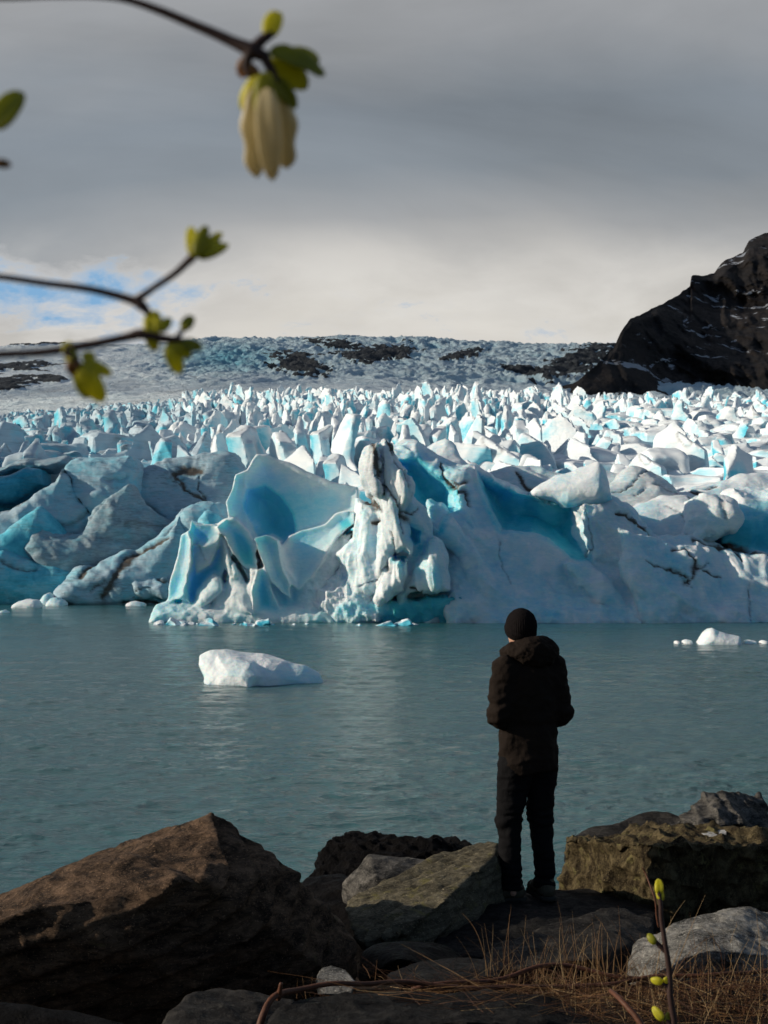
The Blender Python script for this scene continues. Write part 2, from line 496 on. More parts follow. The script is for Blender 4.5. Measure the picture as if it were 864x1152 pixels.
# the tall dirt streaked spire with its white shoulder and foot
SP = [
    chunk([(395, 700), (330, 700), (336, 664), (352, 636), (372, 610), (399, 596), (412, 640), (425, 700)], 112.5, -.35, .75, 1.6, 1.2, 9, .06, .02, rough=1.3),
    chunk([(401, 558), (414, 564), (428, 574), (432, 640), (424, 664), (412, 674), (394, 668), (389, 645), (380, 622), (399, 604)], 111.0, -.45, .18, 1.3, .8, 7, .02, .0, rough=.35),
    chunk([(410, 504), (417, 492), (425, 497), (433, 491), (441, 496), (447, 514), (457, 531), (463, 545), (461, 562), (456, 574), (458, 592), (464, 612),
           (461, 624), (446, 618), (438, 630), (431, 652), (424, 664), (423, 640), (426, 600), (427, 577), (414, 556), (406, 535), (406, 515)], 109.4, -.55, .06, 1.1, .6, 7, .02, .12),
    chunk([(414, 497), (424, 494), (428, 520), (427, 560), (420, 556), (410, 530)], 108.9, -.7, .05, .8, .4, 4, .0, .35),
    chunk([(446, 530), (455, 527), (463, 545), (461, 560), (455, 567), (448, 552)], 108.4, -.35, .1, .6, .35, 4, .02, .12),
    chunk([(428, 515), (438, 500), (445, 530), (452, 575), (458, 606), (462, 622), (450, 619), (438, 600), (432, 560)], 108.7, -.5, .05, .8, .5, 4, .02, .08),
    chunk([(456, 556), (466, 561), (477, 570), (487, 587), (488, 604), (478, 612), (466, 602), (456, 588)], 110.2, .55, .1, .9, .6, 5, .15, .04),
    chunk([(441, 627), (459, 627), (461, 646), (449, 663), (427, 681), (421, 675), (434, 645)], 108.8, -.35, .05, .8, .5, 5, .03, .05),
    chunk([(491, 602), (499, 607), (503, 625), (506, 650), (507, 664), (488, 666), (470, 664), (462, 664), (451, 677), (447, 671), (460, 648), (475, 628), (485, 610)], 108.6, .0, .0, .8, .5, 5, .10, .02,
          planes=[(-.8, .1, 0), (.55, .25, -.6)]),
    chunk([(454, 590), (470, 596), (486, 608), (480, 625), (466, 650), (452, 664), (440, 640), (450, 622)], 110.8, -.1, .0, .7, .5, 5, .30, .0),
    chunk([(443, 624), (458, 624), (459, 630), (452, 634), (443, 632)], 110.0, 0, 0, .3, .3, 3, .9, .0, sub=True, depth=2.0, k=.2),
    chunk([(459, 590), (474, 597), (474, 612), (466, 616), (460, 606)], 110.2, 0, 0, .3, .3, 3, .9, .0, sub=True, depth=1.5, k=.2),
    chunk([(371, 700), (380, 682), (420, 680), (470, 672), (520, 672), (560, 688), (600, 700), (600, 712), (371, 712)], 111.2, .02, -.5, .6, .5, 8, .62, .0, rough=.7),
]
sculpt('ice_spire', SP, .12, 101, 121, (318, 612), (486, 706), 109.5, ICE, wob=.26, amp=(.14, .10), vert=.42, seed=2.0, flute=(1.4, 1.2, .55), zmin=-.6,
       lines=[([(418, 492), (421, 505), (426, 534)], 3.6, 1.0), ([(446, 516), (456, 534), (461, 548)], 2.0, .6), ([(428, 500), (432, 540), (438, 570)], 1.0, .55), ([(450, 560), (452, 600)], 1.0, .6), ([(436, 493), (443, 506)], 3.6, .95), ([(423, 535), (432, 548), (431, 556)], 1.3, .8),
              ([(401, 546), (410, 556), (420, 566), (429, 574)], 3.2, 1.0), ([(419, 588), (426, 584)], 2.4, 1.0),
              ([(430, 545), (440, 556), (452, 575), (462, 578), (472, 572)], 1.6, .8), ([(452, 578), (456, 584)], 4, .9),
              ([(440, 600), (446, 617)], 1.0, .8), ([(402, 660), (424, 652), (436, 636)], .9, .6), ([(462, 661), (474, 667)], 2.4, 1.0),
              ([(497, 668), (516, 671)], 1.8, .9), ([(437, 632), (436, 645)], 1.6, .6), ([(458, 530), (461, 545)], 1.5, .45)],
       label='tall white ice spire streaked with brown dirt, standing at the middle of the ice front', cat='ice spire')

# the turquoise sail shaped ice left of the spire
TE = [
    chunk([(265, 534), (278, 530), (289, 511), (300, 512), (322, 520), (345, 531), (372, 542), (402, 547), (405, 580), (380, 600), (350, 640), (300, 640), (283, 606), (262, 588), (256, 566), (263, 548)],
          118.0, .12, .30, -1.1, 1.3, 7, .36, .0, k=.25),
    chunk([(279, 552), (298, 548), (316, 560), (328, 578), (333, 600), (318, 612), (298, 614), (284, 608), (277, 590)], 117.6, .2, .25, 1, 2.0, 3, .85, 0, sub=True, depth=2.4),
    chunk([(262, 536), (272, 533), (276, 548), (270, 566), (280, 590), (286, 606), (276, 606), (262, 588), (256, 566), (260, 548)], 116.6, -.8, .2, .6, .5, 5, .10, 0),
    chunk([(399, 573), (378, 577), (366, 588), (343, 594), (325, 602), (317, 614), (316, 642), (328, 655), (338, 664), (352, 650), (364, 628), (380, 603), (399, 590)], 114.8, -.2, .5, -.7, .7, 6, .42, 0, k=.2),
    chunk([(372, 580), (399, 572), (399, 596), (384, 600), (374, 596)], 114.0, 0, .2, .4, .8, 3, .85, 0, sub=True, depth=1.4, k=.2),
    chunk([(302, 612), (314, 618), (322, 640), (334, 655), (344, 664), (346, 690), (305, 690), (308, 668), (303, 640)], 113.6, .1, .25, -.5, .7, 6, .62, .0),
    chunk([(287, 605), (299, 601), (312, 607), (318, 640), (327, 656), (326, 674), (317, 668), (305, 655), (296, 634), (289, 618)], 112.6, .45, .12, -.55, .55, 6, .40, .02),
    chunk([(246, 594), (256, 584), (266, 586), (280, 598), (287, 612), (290, 640), (285, 647), (272, 637), (262, 620), (254, 606)], 113.2, .4, .1, -.6, .7, 6, .85, .0),
    chunk([(242, 590), (250, 583), (262, 581), (266, 588), (256, 598), (260, 625), (268, 648), (258, 656), (249, 630), (246, 605)], 112.4, -.7, .1, .6, .35, 5, .05, .22),
    chunk([(200, 626), (204, 601), (211, 597), (216, 604), (217, 630), (212, 655), (204, 672), (186, 680), (190, 655)], 113.2, -.55, .12, -.5, .7, 7, .62, .0),
    chunk([(212, 600), (215, 583), (227, 589), (242, 590), (249, 602), (246, 612), (232, 616), (218, 612)], 113.0, -.1, .15, -.45, .6, 7, .55, .0),
    chunk([(214, 612), (232, 618), (248, 606), (252, 620), (252, 642), (243, 660), (226, 680), (206, 680), (210, 650)], 113.9, .05, .12, -.6, .8, 7, .95, .0),
    chunk([(213, 612), (224, 608), (240, 606), (245, 614), (236, 634), (222, 644), (217, 628)], 112.7, -.35, .15, .5, .35, 4, .10, .12),
    chunk([(199, 672), (206, 654), (213, 678)], 112.2, -.2, .2, .4, .3, 4, .20, 0),
    chunk([(220, 664), (230, 654), (239, 644), (246, 648), (250, 664), (240, 674), (226, 684), (216, 684)], 112.0, -.5, .45, .5, .35, 4, .14, .03, rough=.3),
    chunk([(236, 690), (238, 672), (252, 656), (262, 642), (270, 648), (280, 664), (284, 690)], 112.0, -.5, .35, .6, .4, 5, .10, .03, rough=.25),
    chunk([(290, 642), (297, 640), (308, 672), (318, 690), (286, 690), (286, 662)], 112.2, .5, .1, -.5, .6, 5, .85, .02),
    chunk([(279, 640), (288, 642), (287, 680), (276, 680)], 111.6, -.6, .1, .5, .35, 4, .06, .35, rough=.3),
    chunk([(338, 655), (352, 640), (366, 618), (384, 602), (396, 600), (392, 625), (372, 650), (352, 690), (336, 690)], 113.2, -.25, .6, .8, .6, 6, .05, .04, rough=.7),
    chunk([(166, 702), (172, 680), (200, 679), (240, 683), (300, 686), (372, 680), (380, 702)], 111.5, -.02, .9, .9, .6, 8, .14, 0, rough=.5),
]
sculpt('turquoise_ice', TE, .11, 103, 127, (160, 412), (500, 706), 113, ICE_CLEAR, wob=.16, amp=(.09, .06), seed=21.0, zmin=-.6,
       lines=[([(250, 603), (260, 622), (262, 648)], 1.6, .5), ([(288, 612), (292, 640)], 1.4, .6), ([(222, 610), (230, 630)], 2.2, .28), ([(399, 573), (390, 576)], 2, .6)],
       label='sail shaped turquoise ice beside the dirty spire, its edge glowing in the sun', cat='ice formation')

# the long wall right of the spire, with two blue hollows
WL = [
    chunk([(440, 497), (470, 489), (500, 510), (533, 523), (574, 546), (620, 560), (650, 562), (690, 562), (706, 574), (742, 604), (783, 606), (814, 614), (864, 620),
           (960, 636), (960, 706), (430, 706), (430, 600)], 117.5, .02, .62, 1.2, .8, 10, .14, .02),
    chunk([(500, 540), (512, 520), (530, 524), (538, 552), (548, 582), (562, 604), (600, 612), (640, 632), (662, 640), (690, 706), (500, 706), (504, 620), (500, 580)], 115.4, .25, .68, 1.5, 1.2, 8, .14, .0, rough=.5),
    chunk([(700, 600), (745, 606), (790, 616), (864, 640), (960, 660), (960, 700), (720, 700), (700, 650)], 114.6, .42, .60, 1.2, .9, 8, .18, .02, rough=.55),
    chunk([(560, 640), (600, 630), (640, 650), (700, 672), (760, 680), (864, 672), (960, 680), (960, 706), (540, 706)], 112.8, .05, .95, 1.0, 1.0, 8, .16, .0, rough=.65),
    chunk([(808, 570), (830, 556), (864, 550), (960, 545), (960, 582), (864, 576), (830, 584)], 119.6, -.15, .9, 1.0, .8, 8, .04, .02),
    chunk([(812, 578), (864, 568), (960, 560), (960, 622), (864, 622), (814, 612)], 119.2, .1, .12, .8, .8, 9, .60, .0),
    chunk([(520, 618), (545, 622), (580, 650), (606, 690), (600, 706), (560, 706), (530, 660)], 112.6, .5, .5, .8, .5, 6, .10, .0, rough=.3),
    chunk([(488, 565), (494, 562), (504, 585), (522, 604), (545, 622), (548, 640), (520, 625), (496, 604), (489, 590)], 113.0, .5, .3, .7, .4, 5, .16, .0, rough=.2),
    chunk([(640, 636), (670, 640), (720, 662), (760, 690), (740, 706), (690, 690), (650, 660)], 112.4, .45, .6, .8, .6, 6, .10, .0, rough=.35),
    chunk([(783, 566), (800, 560), (828, 561), (836, 578), (826, 596), (808, 606), (786, 606)], 117.2, -.15, .25, 1.1, .8, 8, .03, .03),
    chunk([(447, 514), (470, 512), (485, 528), (499, 537), (510, 551), (513, 573), (501, 580), (493, 600), (478, 592), (462, 572), (448, 545)], 119.2, .1, .5, 1, 1.2, 3, .95, 0, sub=True, depth=3.0),
    chunk([(531, 524), (574, 548), (620, 562), (657, 566), (662, 600), (663, 628), (640, 628), (612, 613), (598, 603), (560, 600), (548, 580), (538, 552)], 118.2, .1, .45, 1, 1.1, 3, 1.0, 0, sub=True, depth=3.4),
    chunk([(486, 560), (498, 566), (510, 590), (530, 610), (560, 650), (570, 706), (470, 706), (485, 640), (484, 600)], 114.3, .3, .55, 1.2, .8, 8, .20, 0, rough=.55),
    chunk([(655, 566), (690, 566), (706, 576), (740, 606), (757, 640), (725, 642), (690, 636), (668, 628), (656, 600)], 115.0, .38, .28, .8, .6, 6, .08, .16),
]
sculpt('ice_wall', WL, .14, 104, 132, (436, 962), (484, 706), 114, ICE, wob=.30, amp=(.62, .24), seed=33.0, diag=1.25, flute=(1.1, .8, .7), zmin=-.6,
       lines=[([(500, 514), (504, 532), (511, 545)], 1.8, 1.0), ([(511, 545), (522, 540), (528, 538)], 2.4, .8), ([(513, 546), (527, 550), (533, 565)], 2.2, .8),
              ([(702, 573), (720, 585), (735, 596), (742, 604)], 1.5, 1.0), ([(724, 632), (752, 639), (768, 648), (774, 656)], 1.5, .9),
              ([(757, 620), (772, 620), (780, 640), (790, 645), (812, 650)], 1.7, .95), ([(780, 640), (776, 650), (768, 655)], 3.0, .8), ([(785, 642), (800, 634)], 1.2, .7),
              ([(757, 640), (775, 662)], .8, .5), ([(790, 611), (816, 614), (838, 613), (864, 621), (900, 630)], 3.0, 1.0), ([(838, 616), (840, 634)], 1.6, .8),
              ([(658, 563), (664, 590), (667, 625)], 1.8, .6), ([(562, 610), (566, 635), (574, 656)], .9, .45), ([(824, 561), (828, 580)], 2.5, .5),
              ([(600, 560), (640, 562), (657, 566)], 1.2, .2), ([(842, 660), (838, 696)], .9, .5)],
       label='long blue shaded ice wall with two deep blue hollows, right of the dirty spire', cat='ice wall')

PS = [chunk([(601, 551), (612, 544), (632, 531), (676, 518), (684, 528), (690, 556), (682, 561), (660, 560), (640, 566), (626, 560), (604, 556)], 116.2, .1, .55, 1.0, .7, 6, .05, 0, planes=[(-.35, .6, 0), (.9, .25, -2.6)]),
      chunk([(634, 563), (662, 556), (690, 556), (694, 566), (668, 569), (640, 569)], 116.6, .1, .0, .6, .5, 5, .42, 0)]
sculpt('ice_block', PS, .12, 110, 126, (594, 700), (510, 574), 116, ICE, wob=.18, amp=(.18, .10), seed=5.0,
       label='square tipped white ice block perched on top of the blue hollowed wall', cat='ice block')

# large mounds behind the wall, right
MO = [
    ([(676, 560), (688, 545), (706, 532), (722, 520), (748, 533), (768, 546), (786, 560), (786, 590), (740, 606), (700, 580)], 127, .0, .95, .34, 'smooth pale ice mound with grey dirt bands, right of the perched block',
     [([(692, 552), (712, 545), (730, 530), (740, 524)], .9, .8), ([(715, 556), (728, 548)], 1.4, .7), ([(740, 545), (764, 552), (786, 548)], 2.6, .6)]),
    ([(700, 582), (718, 566), (752, 556), (784, 552), (800, 566), (800, 612), (745, 612)], 123, -.1, .85, .08, 'low rounded snow white mound just above the shaded ice wall',
     [([(752, 570), (766, 575), (770, 590)], .8, .6), ([(783, 556), (790, 566)], 2.8, .9)]),
    ([(768, 556), (790, 546), (820, 538), (864, 528), (940, 520), (940, 600), (800, 610), (776, 580)], 131, -.05, 1.0, .06, 'broad white ice dome with a dark stick like crack, at the right of the ice',
     [([(776, 548), (790, 554), (806, 560)], 2.4, 1.0), ([(786, 566), (806, 560), (830, 562)], 1.6, .9), ([(800, 548), (812, 545)], 2.0, .9)]),
    ([(640, 548), (655, 528), (680, 524), (706, 532), (700, 560), (660, 566)], 133, -.1, .8, .1, 'small white ice mound directly behind the perched block', []),
    ([(542, 540), (556, 530), (576, 522), (612, 520), (640, 530), (642, 566), (590, 566), (556, 552)], 134, -.1, .9, .22, 'flat topped ice slab behind the wall ridge, grey with a black crack',
     [([(584, 530), (590, 545), (600, 552)], 3.0, 1.0), ([(600, 524), (630, 540)], 3.0, .3)]),
    ([(470, 512), (484, 500), (502, 487), (510, 492), (520, 515), (540, 540), (500, 545), (470, 530)], 128, -.4, .5, .02, 'pointed white ice peak just behind the spire', []),
]
for i, (pl, d, ax, az, di, lab, ln) in enumerate(MO):
    xs = [p[0] for p in pl]; ys = [p[1] for p in pl]
    sculpt('ice_mound', [chunk(pl, d, ax, az, 1.2, 1.0, 9, .08, di)], .2, d - 9, d + 14, (min(xs) - 12, max(xs) + 12), (min(ys) - 8, max(ys) + 6), d, ICE, wob=.4,
           amp=(.4, .12), seed=50 + i * 3.1, lines=ln, label=lab, cat='ice mound', fin=1.2)

# dirty folded ice on the left
Z3 = lambda pts: z2(0, 470, 2.88, pts)
LF = [
    (Z3([(395, 210), (440, 165), (560, 122), (640, 108), (750, 98), (775, 150), (790, 190), (745, 300), (730, 340), (660, 380), (560, 400), (480, 330), (410, 290)]), 184, .06, .55, .05, .22,
     'broad grey ice dome with a black hole and radiating dirt cracks', [(Z3([(555, 175), (590, 158), (640, 165)]), 6, 1.0), (Z3([(560, 180), (600, 230), (670, 270), (730, 320)]), 2.2, .9), (Z3([(640, 180), (640, 230), (690, 290), (720, 320)]), 1.6, .8), (Z3([(590, 190), (560, 200), (620, 240)]), 1.2, .7), (Z3([(400, 205), (440, 260), (500, 300), (540, 330)]), 2.0, .5)]),
    (Z3([(180, 155), (200, 135), (260, 118), (400, 110), (436, 160), (430, 200), (440, 250), (340, 330), (280, 330), (200, 260)]), 180, .05, .45, .12, .10,
     'rounded blue grey ice fold with one dark crease, near the left', [(Z3([(185, 150), (215, 200), (240, 260), (290, 310)]), 1.8, .9), (Z3([(340, 200), (400, 190)]), 3, .4)]),
    (Z3([(-70, 330), (0, 300), (90, 235), (180, 150), (205, 200), (240, 270), (290, 330), (260, 390), (170, 420), (-70, 450)]), 176, .25, .30, .10, .12,
     'sloping ice fold with a brown edged crest, rising from the left', [(Z3([(0, 318), (60, 270), (120, 215), (180, 158)]), 3.0, .6), (Z3([(180, 350), (230, 345), (270, 300)]), 4, .55)]),
    (Z3([(-60, 210), (0, 180), (70, 150), (110, 160), (120, 215), (60, 260), (-60, 290)]), 186, .2, .15, .75, .0, 'saturated blue ice block high at the left', []),
    (Z3([(-60, 165), (0, 150), (60, 135), (195, 128), (200, 140), (150, 165), (80, 155), (0, 185), (-60, 200)]), 190, -.1, .7, .05, .38, 'brown topped ice ridge above the blue block', []),
    (Z3([(145, 360), (200, 372), (250, 360), (285, 315), (320, 258), (388, 205), (402, 225), (440, 285), (540, 325), (560, 345), (520, 420), (440, 480), (300, 520), (160, 520), (80, 430), (100, 370)]), 172.5, .30, .30, .10, .42,
     'big ice wave with a smudge of black grit on its face', [(Z3([(250, 362), (285, 318), (322, 262)]), 2.0, .5), (Z3([(400, 340), (520, 350)]), 9, .6), (Z3([(330, 390), (480, 400)]), 7, .55), (Z3([(160, 355), (230, 362)]), 3.5, .7)]),
    (Z3([(-70, 420), (0, 375), (50, 330), (97, 283), (118, 298), (145, 325), (185, 370), (230, 400), (240, 470), (0, 480), (-70, 480)]), 171, .30, .20, .50, .06,
     'teal ice peak leaning left, beside the gritty wave', [(Z3([(100, 440), (180, 420), (200, 400)]), 5, .4)]),
    (Z3([(-70, 440), (0, 415), (40, 440), (110, 470), (168, 440), (200, 465), (232, 492), (235, 560), (190, 612), (-70, 612)]), 168.6, .22, .22, .42, .12,
     'dark teal ice shoulder at the waterline, far left', [(Z3([(0, 462), (60, 490), (110, 495)]), 2.2, .7)]),
    (Z3([(180, 610), (178, 560), (205, 520), (240, 478), (262, 468), (300, 466), (370, 440), (430, 430), (500, 360), (555, 300), (575, 292), (582, 330), (600, 372), (600, 440), (560, 520), (530, 612)]), 167.6, .10, .38, .10, .14,
     'black streaked ice slab reaching the water, left of the turquoise ice', [(Z3([(435, 440), (400, 470), (375, 520), (340, 580)]), 5.5, 1.0), (Z3([(395, 450), (430, 440), (470, 420), (540, 385)]), 2.6, .9), (Z3([(292, 468), (275, 490), (262, 515)]), 3.5, 1.0), (Z3([(350, 530), (300, 560)]), 2, .8), (Z3([(520, 370), (560, 310)]), 3, .5), (Z3([(400, 600), (520, 608)]), 3, .9)]),
    (Z3([(395, 540), (410, 522), (470, 515), (530, 520), (545, 550), (535, 592), (440, 590), (415, 590)]), 165, -.2, .4, .05, .10,
     'small white block with a rusty black end, at the waterline', [(Z3([(398, 545), (415, 570), (440, 592)]), 4.5, .9), (Z3([(500, 520), (530, 522)]), 2, .9), (Z3([(440, 560), (480, 550)]), 1.2, .8)]),
    (Z3([(560, 310), (600, 275), (680, 270), (720, 320), (700, 420), (640, 500), (520, 612), (500, 560), (590, 400)]), 169.5, .2, .3, .16, .10,
     'pale fluted ice slope tucked behind the turquoise ice', []),
    (Z3([(640, 330), (665, 300), (700, 310), (720, 330), (720, 420), (650, 420)]), 168.5, .2, .2, .40, .0, 'small teal ice tip beside the turquoise ice', []),
]
LF.append(([(-520, 690), (-500, 560), (-420, 470), (-330, 420), (-250, 440), (-170, 430), (-110, 500), (-70, 580), (-50, 690)], 178, .0, .35, .12, .1,  # unseen ice mass, added to cast shade across the folds
           'tall ice cliff added beyond the frame at the left to shade the folds', []))
for i, (pl, d, ax, az, bl, di, lab, ln) in enumerate(LF):
    xs = [p[0] for p in pl]; ys = [p[1] for p in pl]
    pl2 = list(pl)
    nm = 'ice_fold' if i not in (3, 9) else 'ice_block'
    sculpt(nm, [chunk(pl2, d, ax, az, 2.0, 1.5, 10, bl, di, k=.8)], .24, d - 10, d + 16, (min(xs) - 10, max(xs) + 10), (min(ys) - 8, max(ys) + 6), d, ICE_OLD, wob=.55,
           amp=(.40, .12), diag=.7, seed=80 + i * 5.3, lines=ln, label=lab, cat='ice fold' if nm == 'ice_fold' else 'ice block', fin=1.6, zmin=-.8, flute=(.8, .8, 1.3))
# ------------------------------------------------------------------ the glacier behind
PROF = [(110, 2.0), (140, 5.0), (170, 9.5), (200, 14.5), (240, 21.0), (300, 31.0), (380, 44.5), (480, 59.0), (600, 76.0), (720, 92.0), (820, 105.0),
        (1000, 131), (1200, 163), (1400, 196), (1700, 252), (2100, 335), (2450, 418), (2600, 440), (3200, 470), (4200, 500)]
_pd = np.array([p[0] for p in PROF], float); _pz = np.array([p[1] for p in PROF], float)


def base_z(X, Y):
    u = X / Y                                   # sideways slope
    d = Y
    z = np.interp(d, _pd, _pz)
    z = z - np.clip(u + .02, 0, 1) * sstep(500, 1400, d) * 80      # the surface dips towards the mountain
    z = z - sstep(-.10, -.4, u) * sstep(180, 600, d) * 12
    z = z - sstep(-.02, -.06, u) * sstep(185, 160, d) * 14
    return z


def proto(kind, rs, n=50):
    """one ice pinnacle about 1 wide, standing on z=0"""
    L = 1.15; zl, zh = -.5, 1.75
    vox = 2 * L / (n - 1)
    nz = int((zh - zl) / vox) + 1
    g = np.linspace(-L, L, n)
    X = g[:, None, None]; Y = g[None, :, None]; Z = (zl + np.arange(nz) * vox)[None, None, :]
    X, Y, Z = np.broadcast_arrays(X, Y, Z)
    wx = X + .15 * fbm(X, Y, Z, .8, 2, seed=rs * 3.1); wy = Y + .15 * fbm(X, Y, Z, 1.0, 2, seed=rs * 5.7 + 9)
    r = random.Random(rs)
    def slab(cx, cy, ang, th, wd, H, e1, e2, tilt, k):
        ca, sa = math.cos(ang), math.sin(ang)
        px_, py_ = wx - cx, wy - cy
        a_ = px_ * ca + py_ * sa - tilt * Z; b_ = -px_ * sa + py_ * ca
        g = smax(np.abs(a_) + .10 * Z - th, smax(b_ + .16 * Z - wd, -b_ + .10 * Z - wd, k), k)
        g = smax(g, (b_ * math.sin(e1) + (Z - H) * math.cos(e1)), k)
        g = smax(g, (-b_ * math.sin(e2) + (Z - H) * math.cos(e2)), k)
        g = smax(g, (a_ * math.sin(.5 * e1) + (Z - H - .02) * math.cos(.5 * e1)), k)
        return g
    def scoop(f, n_, q0, q1, z0, z1, k):
        for i in range(n_):
            a = r.uniform(0, 6.28); R = r.uniform(.35, .95); q = r.uniform(q0, q1)
            c = (math.cos(a) * (R + q), math.sin(a) * (R + q), r.uniform(z0, z1))
            f = smax(f, R - np.sqrt((wx - c[0]) ** 2 + (wy - c[1]) ** 2 + ((Z - c[2]) * .7) ** 2), k)
        return f
    if kind == 'blade':
        a0 = r.uniform(-.7, .7)
        f = slab(0, 0, a0, r.uniform(.16, .32), r.uniform(.5, .8), r.uniform(1.05, 1.55), r.uniform(.6, 1.2), r.uniform(.2, .8), r.uniform(-.3, .4), .02)
        f = np.minimum(f, slab(r.uniform(-.35, .35), r.uniform(-.35, .35), a0 + r.uniform(-.5, .9), r.uniform(.2, .4), r.uniform(.3, .6), r.uniform(.6, 1.05), r.uniform(.3, .9), r.uniform(.3, 1.0), r.uniform(-.3, .3), .02))
        f = np.minimum(f, slab(r.uniform(-.3, .3), r.uniform(-.3, .3), a0 + 1.4, r.uniform(.3, .5), r.uniform(.4, .7), r.uniform(.3, .7), .5, .4, 0, .03))
        f = scoop(f, 3, .14, .34, .5, 1.5, .02)
    else:
        a0 = r.uniform(-.6, .6)
        f = slab(0, 0, a0, r.uniform(.55, .8), r.uniform(.7, .95), r.uniform(.75, 1.05), r.uniform(.15, .5), r.uniform(.05, .3), r.uniform(-.1, .2), .045)
        f = np.minimum(f, slab(r.uniform(-.5, .5), r.uniform(-.5, .5), a0 + r.uniform(-.8, .8), r.uniform(.35, .5), r.uniform(.4, .6), r.uniform(.7, 1.25), r.uniform(.3, .8), r.uniform(.2, .6), r.uniform(-.2, .3), .04))
        f = scoop(f, 3, .38, .6, .3, 1.1, .03)
    V, Q = iso(f, (-L, -L, zl), vox)
    if len(V) < 20: return proto(kind, rs + 100, n)
    N = vnormals(V, Q)
    dsp = .07 * (worley(V[:, 0], V[:, 1], V[:, 2] * .55, 2.6, seed=rs) ** 2 - .35) + .012 * fbm(V[:, 0], V[:, 1], V[:, 2], 4, 3, seed=rs + 50.)
    V = V + N * dsp[:, None]
    N = vnormals(V, Q)
    # fresh fractured walls are blue, old tops are white
    steep = sstep(.55, .05, N[:, 2])
    patch = sstep(-.35, .55, fbm(V[:, 0], V[:, 1], V[:, 2], .9, 2, seed=rs + 7.))
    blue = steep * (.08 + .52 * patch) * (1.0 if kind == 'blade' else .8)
    blue = np.clip(blue + .50 * sstep(.60, .05, V[:, 2] / (1.3 if kind == 'blade' else .95)) * sstep(.9, .3, N[:, 2]), 0, 1)  # deep walls bluer at the base; the colour also deepens the shaded gaps
    dirt = .30 * sstep(.15, .5, fbm(V[:, 0], V[:, 1], V[:, 2] * 3, 1.2, 3, seed=rs + 90.)) * (1 if kind == 'mound' else .5)
    dirt = dirt + .5 * np.exp(-(np.abs(fbm(V[:, 0], V[:, 1], V[:, 2], .8, 2, seed=rs + 33.)) / .02) ** 2) * (rs % 3 == 0)
    return V, Q, blue, dirt


NB, NM = 22, 12
PB = [proto('blade', 100 + i) for i in range(NB)]
PM = [proto('mound', 300 + i) for i in range(NM)]
PBl = [proto('blade', 100 + i, 20) for i in range(NB)]
PMl = [proto('mound', 300 + i, 18) for i in range(NM)]
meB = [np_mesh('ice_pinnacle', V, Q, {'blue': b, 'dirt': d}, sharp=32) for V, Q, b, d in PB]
SERAC_OLD = ice_material('serac_ice_old', (.50, .62, .70), (.01, .26, .40), 2.0, old=True)
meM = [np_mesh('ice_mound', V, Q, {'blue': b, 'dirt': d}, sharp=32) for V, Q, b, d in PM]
SERAC = ice_material('serac_ice', (.80, .86, .895), (.004, .28, .44), .35)
# objects scale their own coordinates, so the prototypes get a finer pattern
SERAC_UNIT = ice_material('serac_ice_fine', (.80, .86, .895), (.004, .28, .44), 2.2)
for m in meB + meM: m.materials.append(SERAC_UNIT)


cells = []
y = 128.0
rr = random.Random(5)
while y < 830:
    sp = 6.4 - .9 * float(sstep(200, 330, y)) + max(0, y - 400) * .0018
    nx = int(y * .36 / sp)
    off = rr.uniform(-.5, .5)
    for i in range(-nx - 1, nx + 2):
        xx = (i + off + rr.uniform(-.36, .36)) * sp; yy_ = y + rr.uniform(-.45, .45) * sp
        u = xx / yy_
        # clear of the sculpted masses in front
        if yy_ < 196 and u < -.085: continue
        if yy_ < 172 and u < -.04: continue
        if yy_ < 140 and u < .05: continue
        if yy_ < 152 and u >= .05: continue
        px = CX + u * F
        right = sstep(560, 720, px); left = sstep(260, 120, px)
        pm = .12 + .66 * right + .5 * left * sstep(900, 300, yy_)
        if yy_ > 640: pm = .25 + .4 * right
        mound = rr.random() < pm
        s = sp * rr.choice([rr.uniform(.7, 1.0), rr.uniform(.85, 1.25)]) * (1.12 if mound else 1.0)
        hh = (.66 if mound else .98) * rr.uniform(.75, 1.25)
        if left > .5: hh *= .9
        if right > .5: hh *= .9
        fade = 1 - .55 * sstep(640, 830, yy_)
        if left > .3 and yy_ > 420: fade *= .7
        cells.append((yy_, xx, s, s * hh * fade, mound, rr.randrange(NM if mound else NB), rr.uniform(-.3, .3) + 1.1 * float(perlin(xx * .012, yy_ * .012, 3.3)) + (math.pi if rr.random() < .4 else 0)))
    y += sp * .88


def in_view(x, y, s): return abs(x / y) < .295 + s / y


vis = sorted([c for c in cells if in_view(c[1], c[0], c[2])], key=lambda c: c[0])
near, rest = vis[:250], vis[250:] + [c for c in cells if not in_view(c[1], c[0], c[2])]
ZONES = {}
for (yy_, xx, s, h, mound, pi_, rz) in near:
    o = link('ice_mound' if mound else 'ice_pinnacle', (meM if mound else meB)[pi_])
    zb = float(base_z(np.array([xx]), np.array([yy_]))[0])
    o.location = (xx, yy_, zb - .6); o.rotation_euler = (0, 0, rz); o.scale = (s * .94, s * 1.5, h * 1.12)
    px = CX + xx / yy_ * F
    if px < 250:
        o.material_slots[0].link = 'OBJECT'; o.material_slots[0].material = SERAC_OLD
    side = ('left of the turquoise sail' if px < 262 else 'behind the turquoise sail and the dirty spire' if px < 500 else 'behind the hollowed ice wall' if px < 690 else 'right of the perched ice block')
    kind = 'smooth white mound' if mound else 'sharp white and blue pinnacle'
    tag(o, f'{kind} in the ice {side}', 'ice mound' if mound else 'ice pinnacle', f"{'mounds' if mound else 'pinnacles'} of the glacier field {side}")

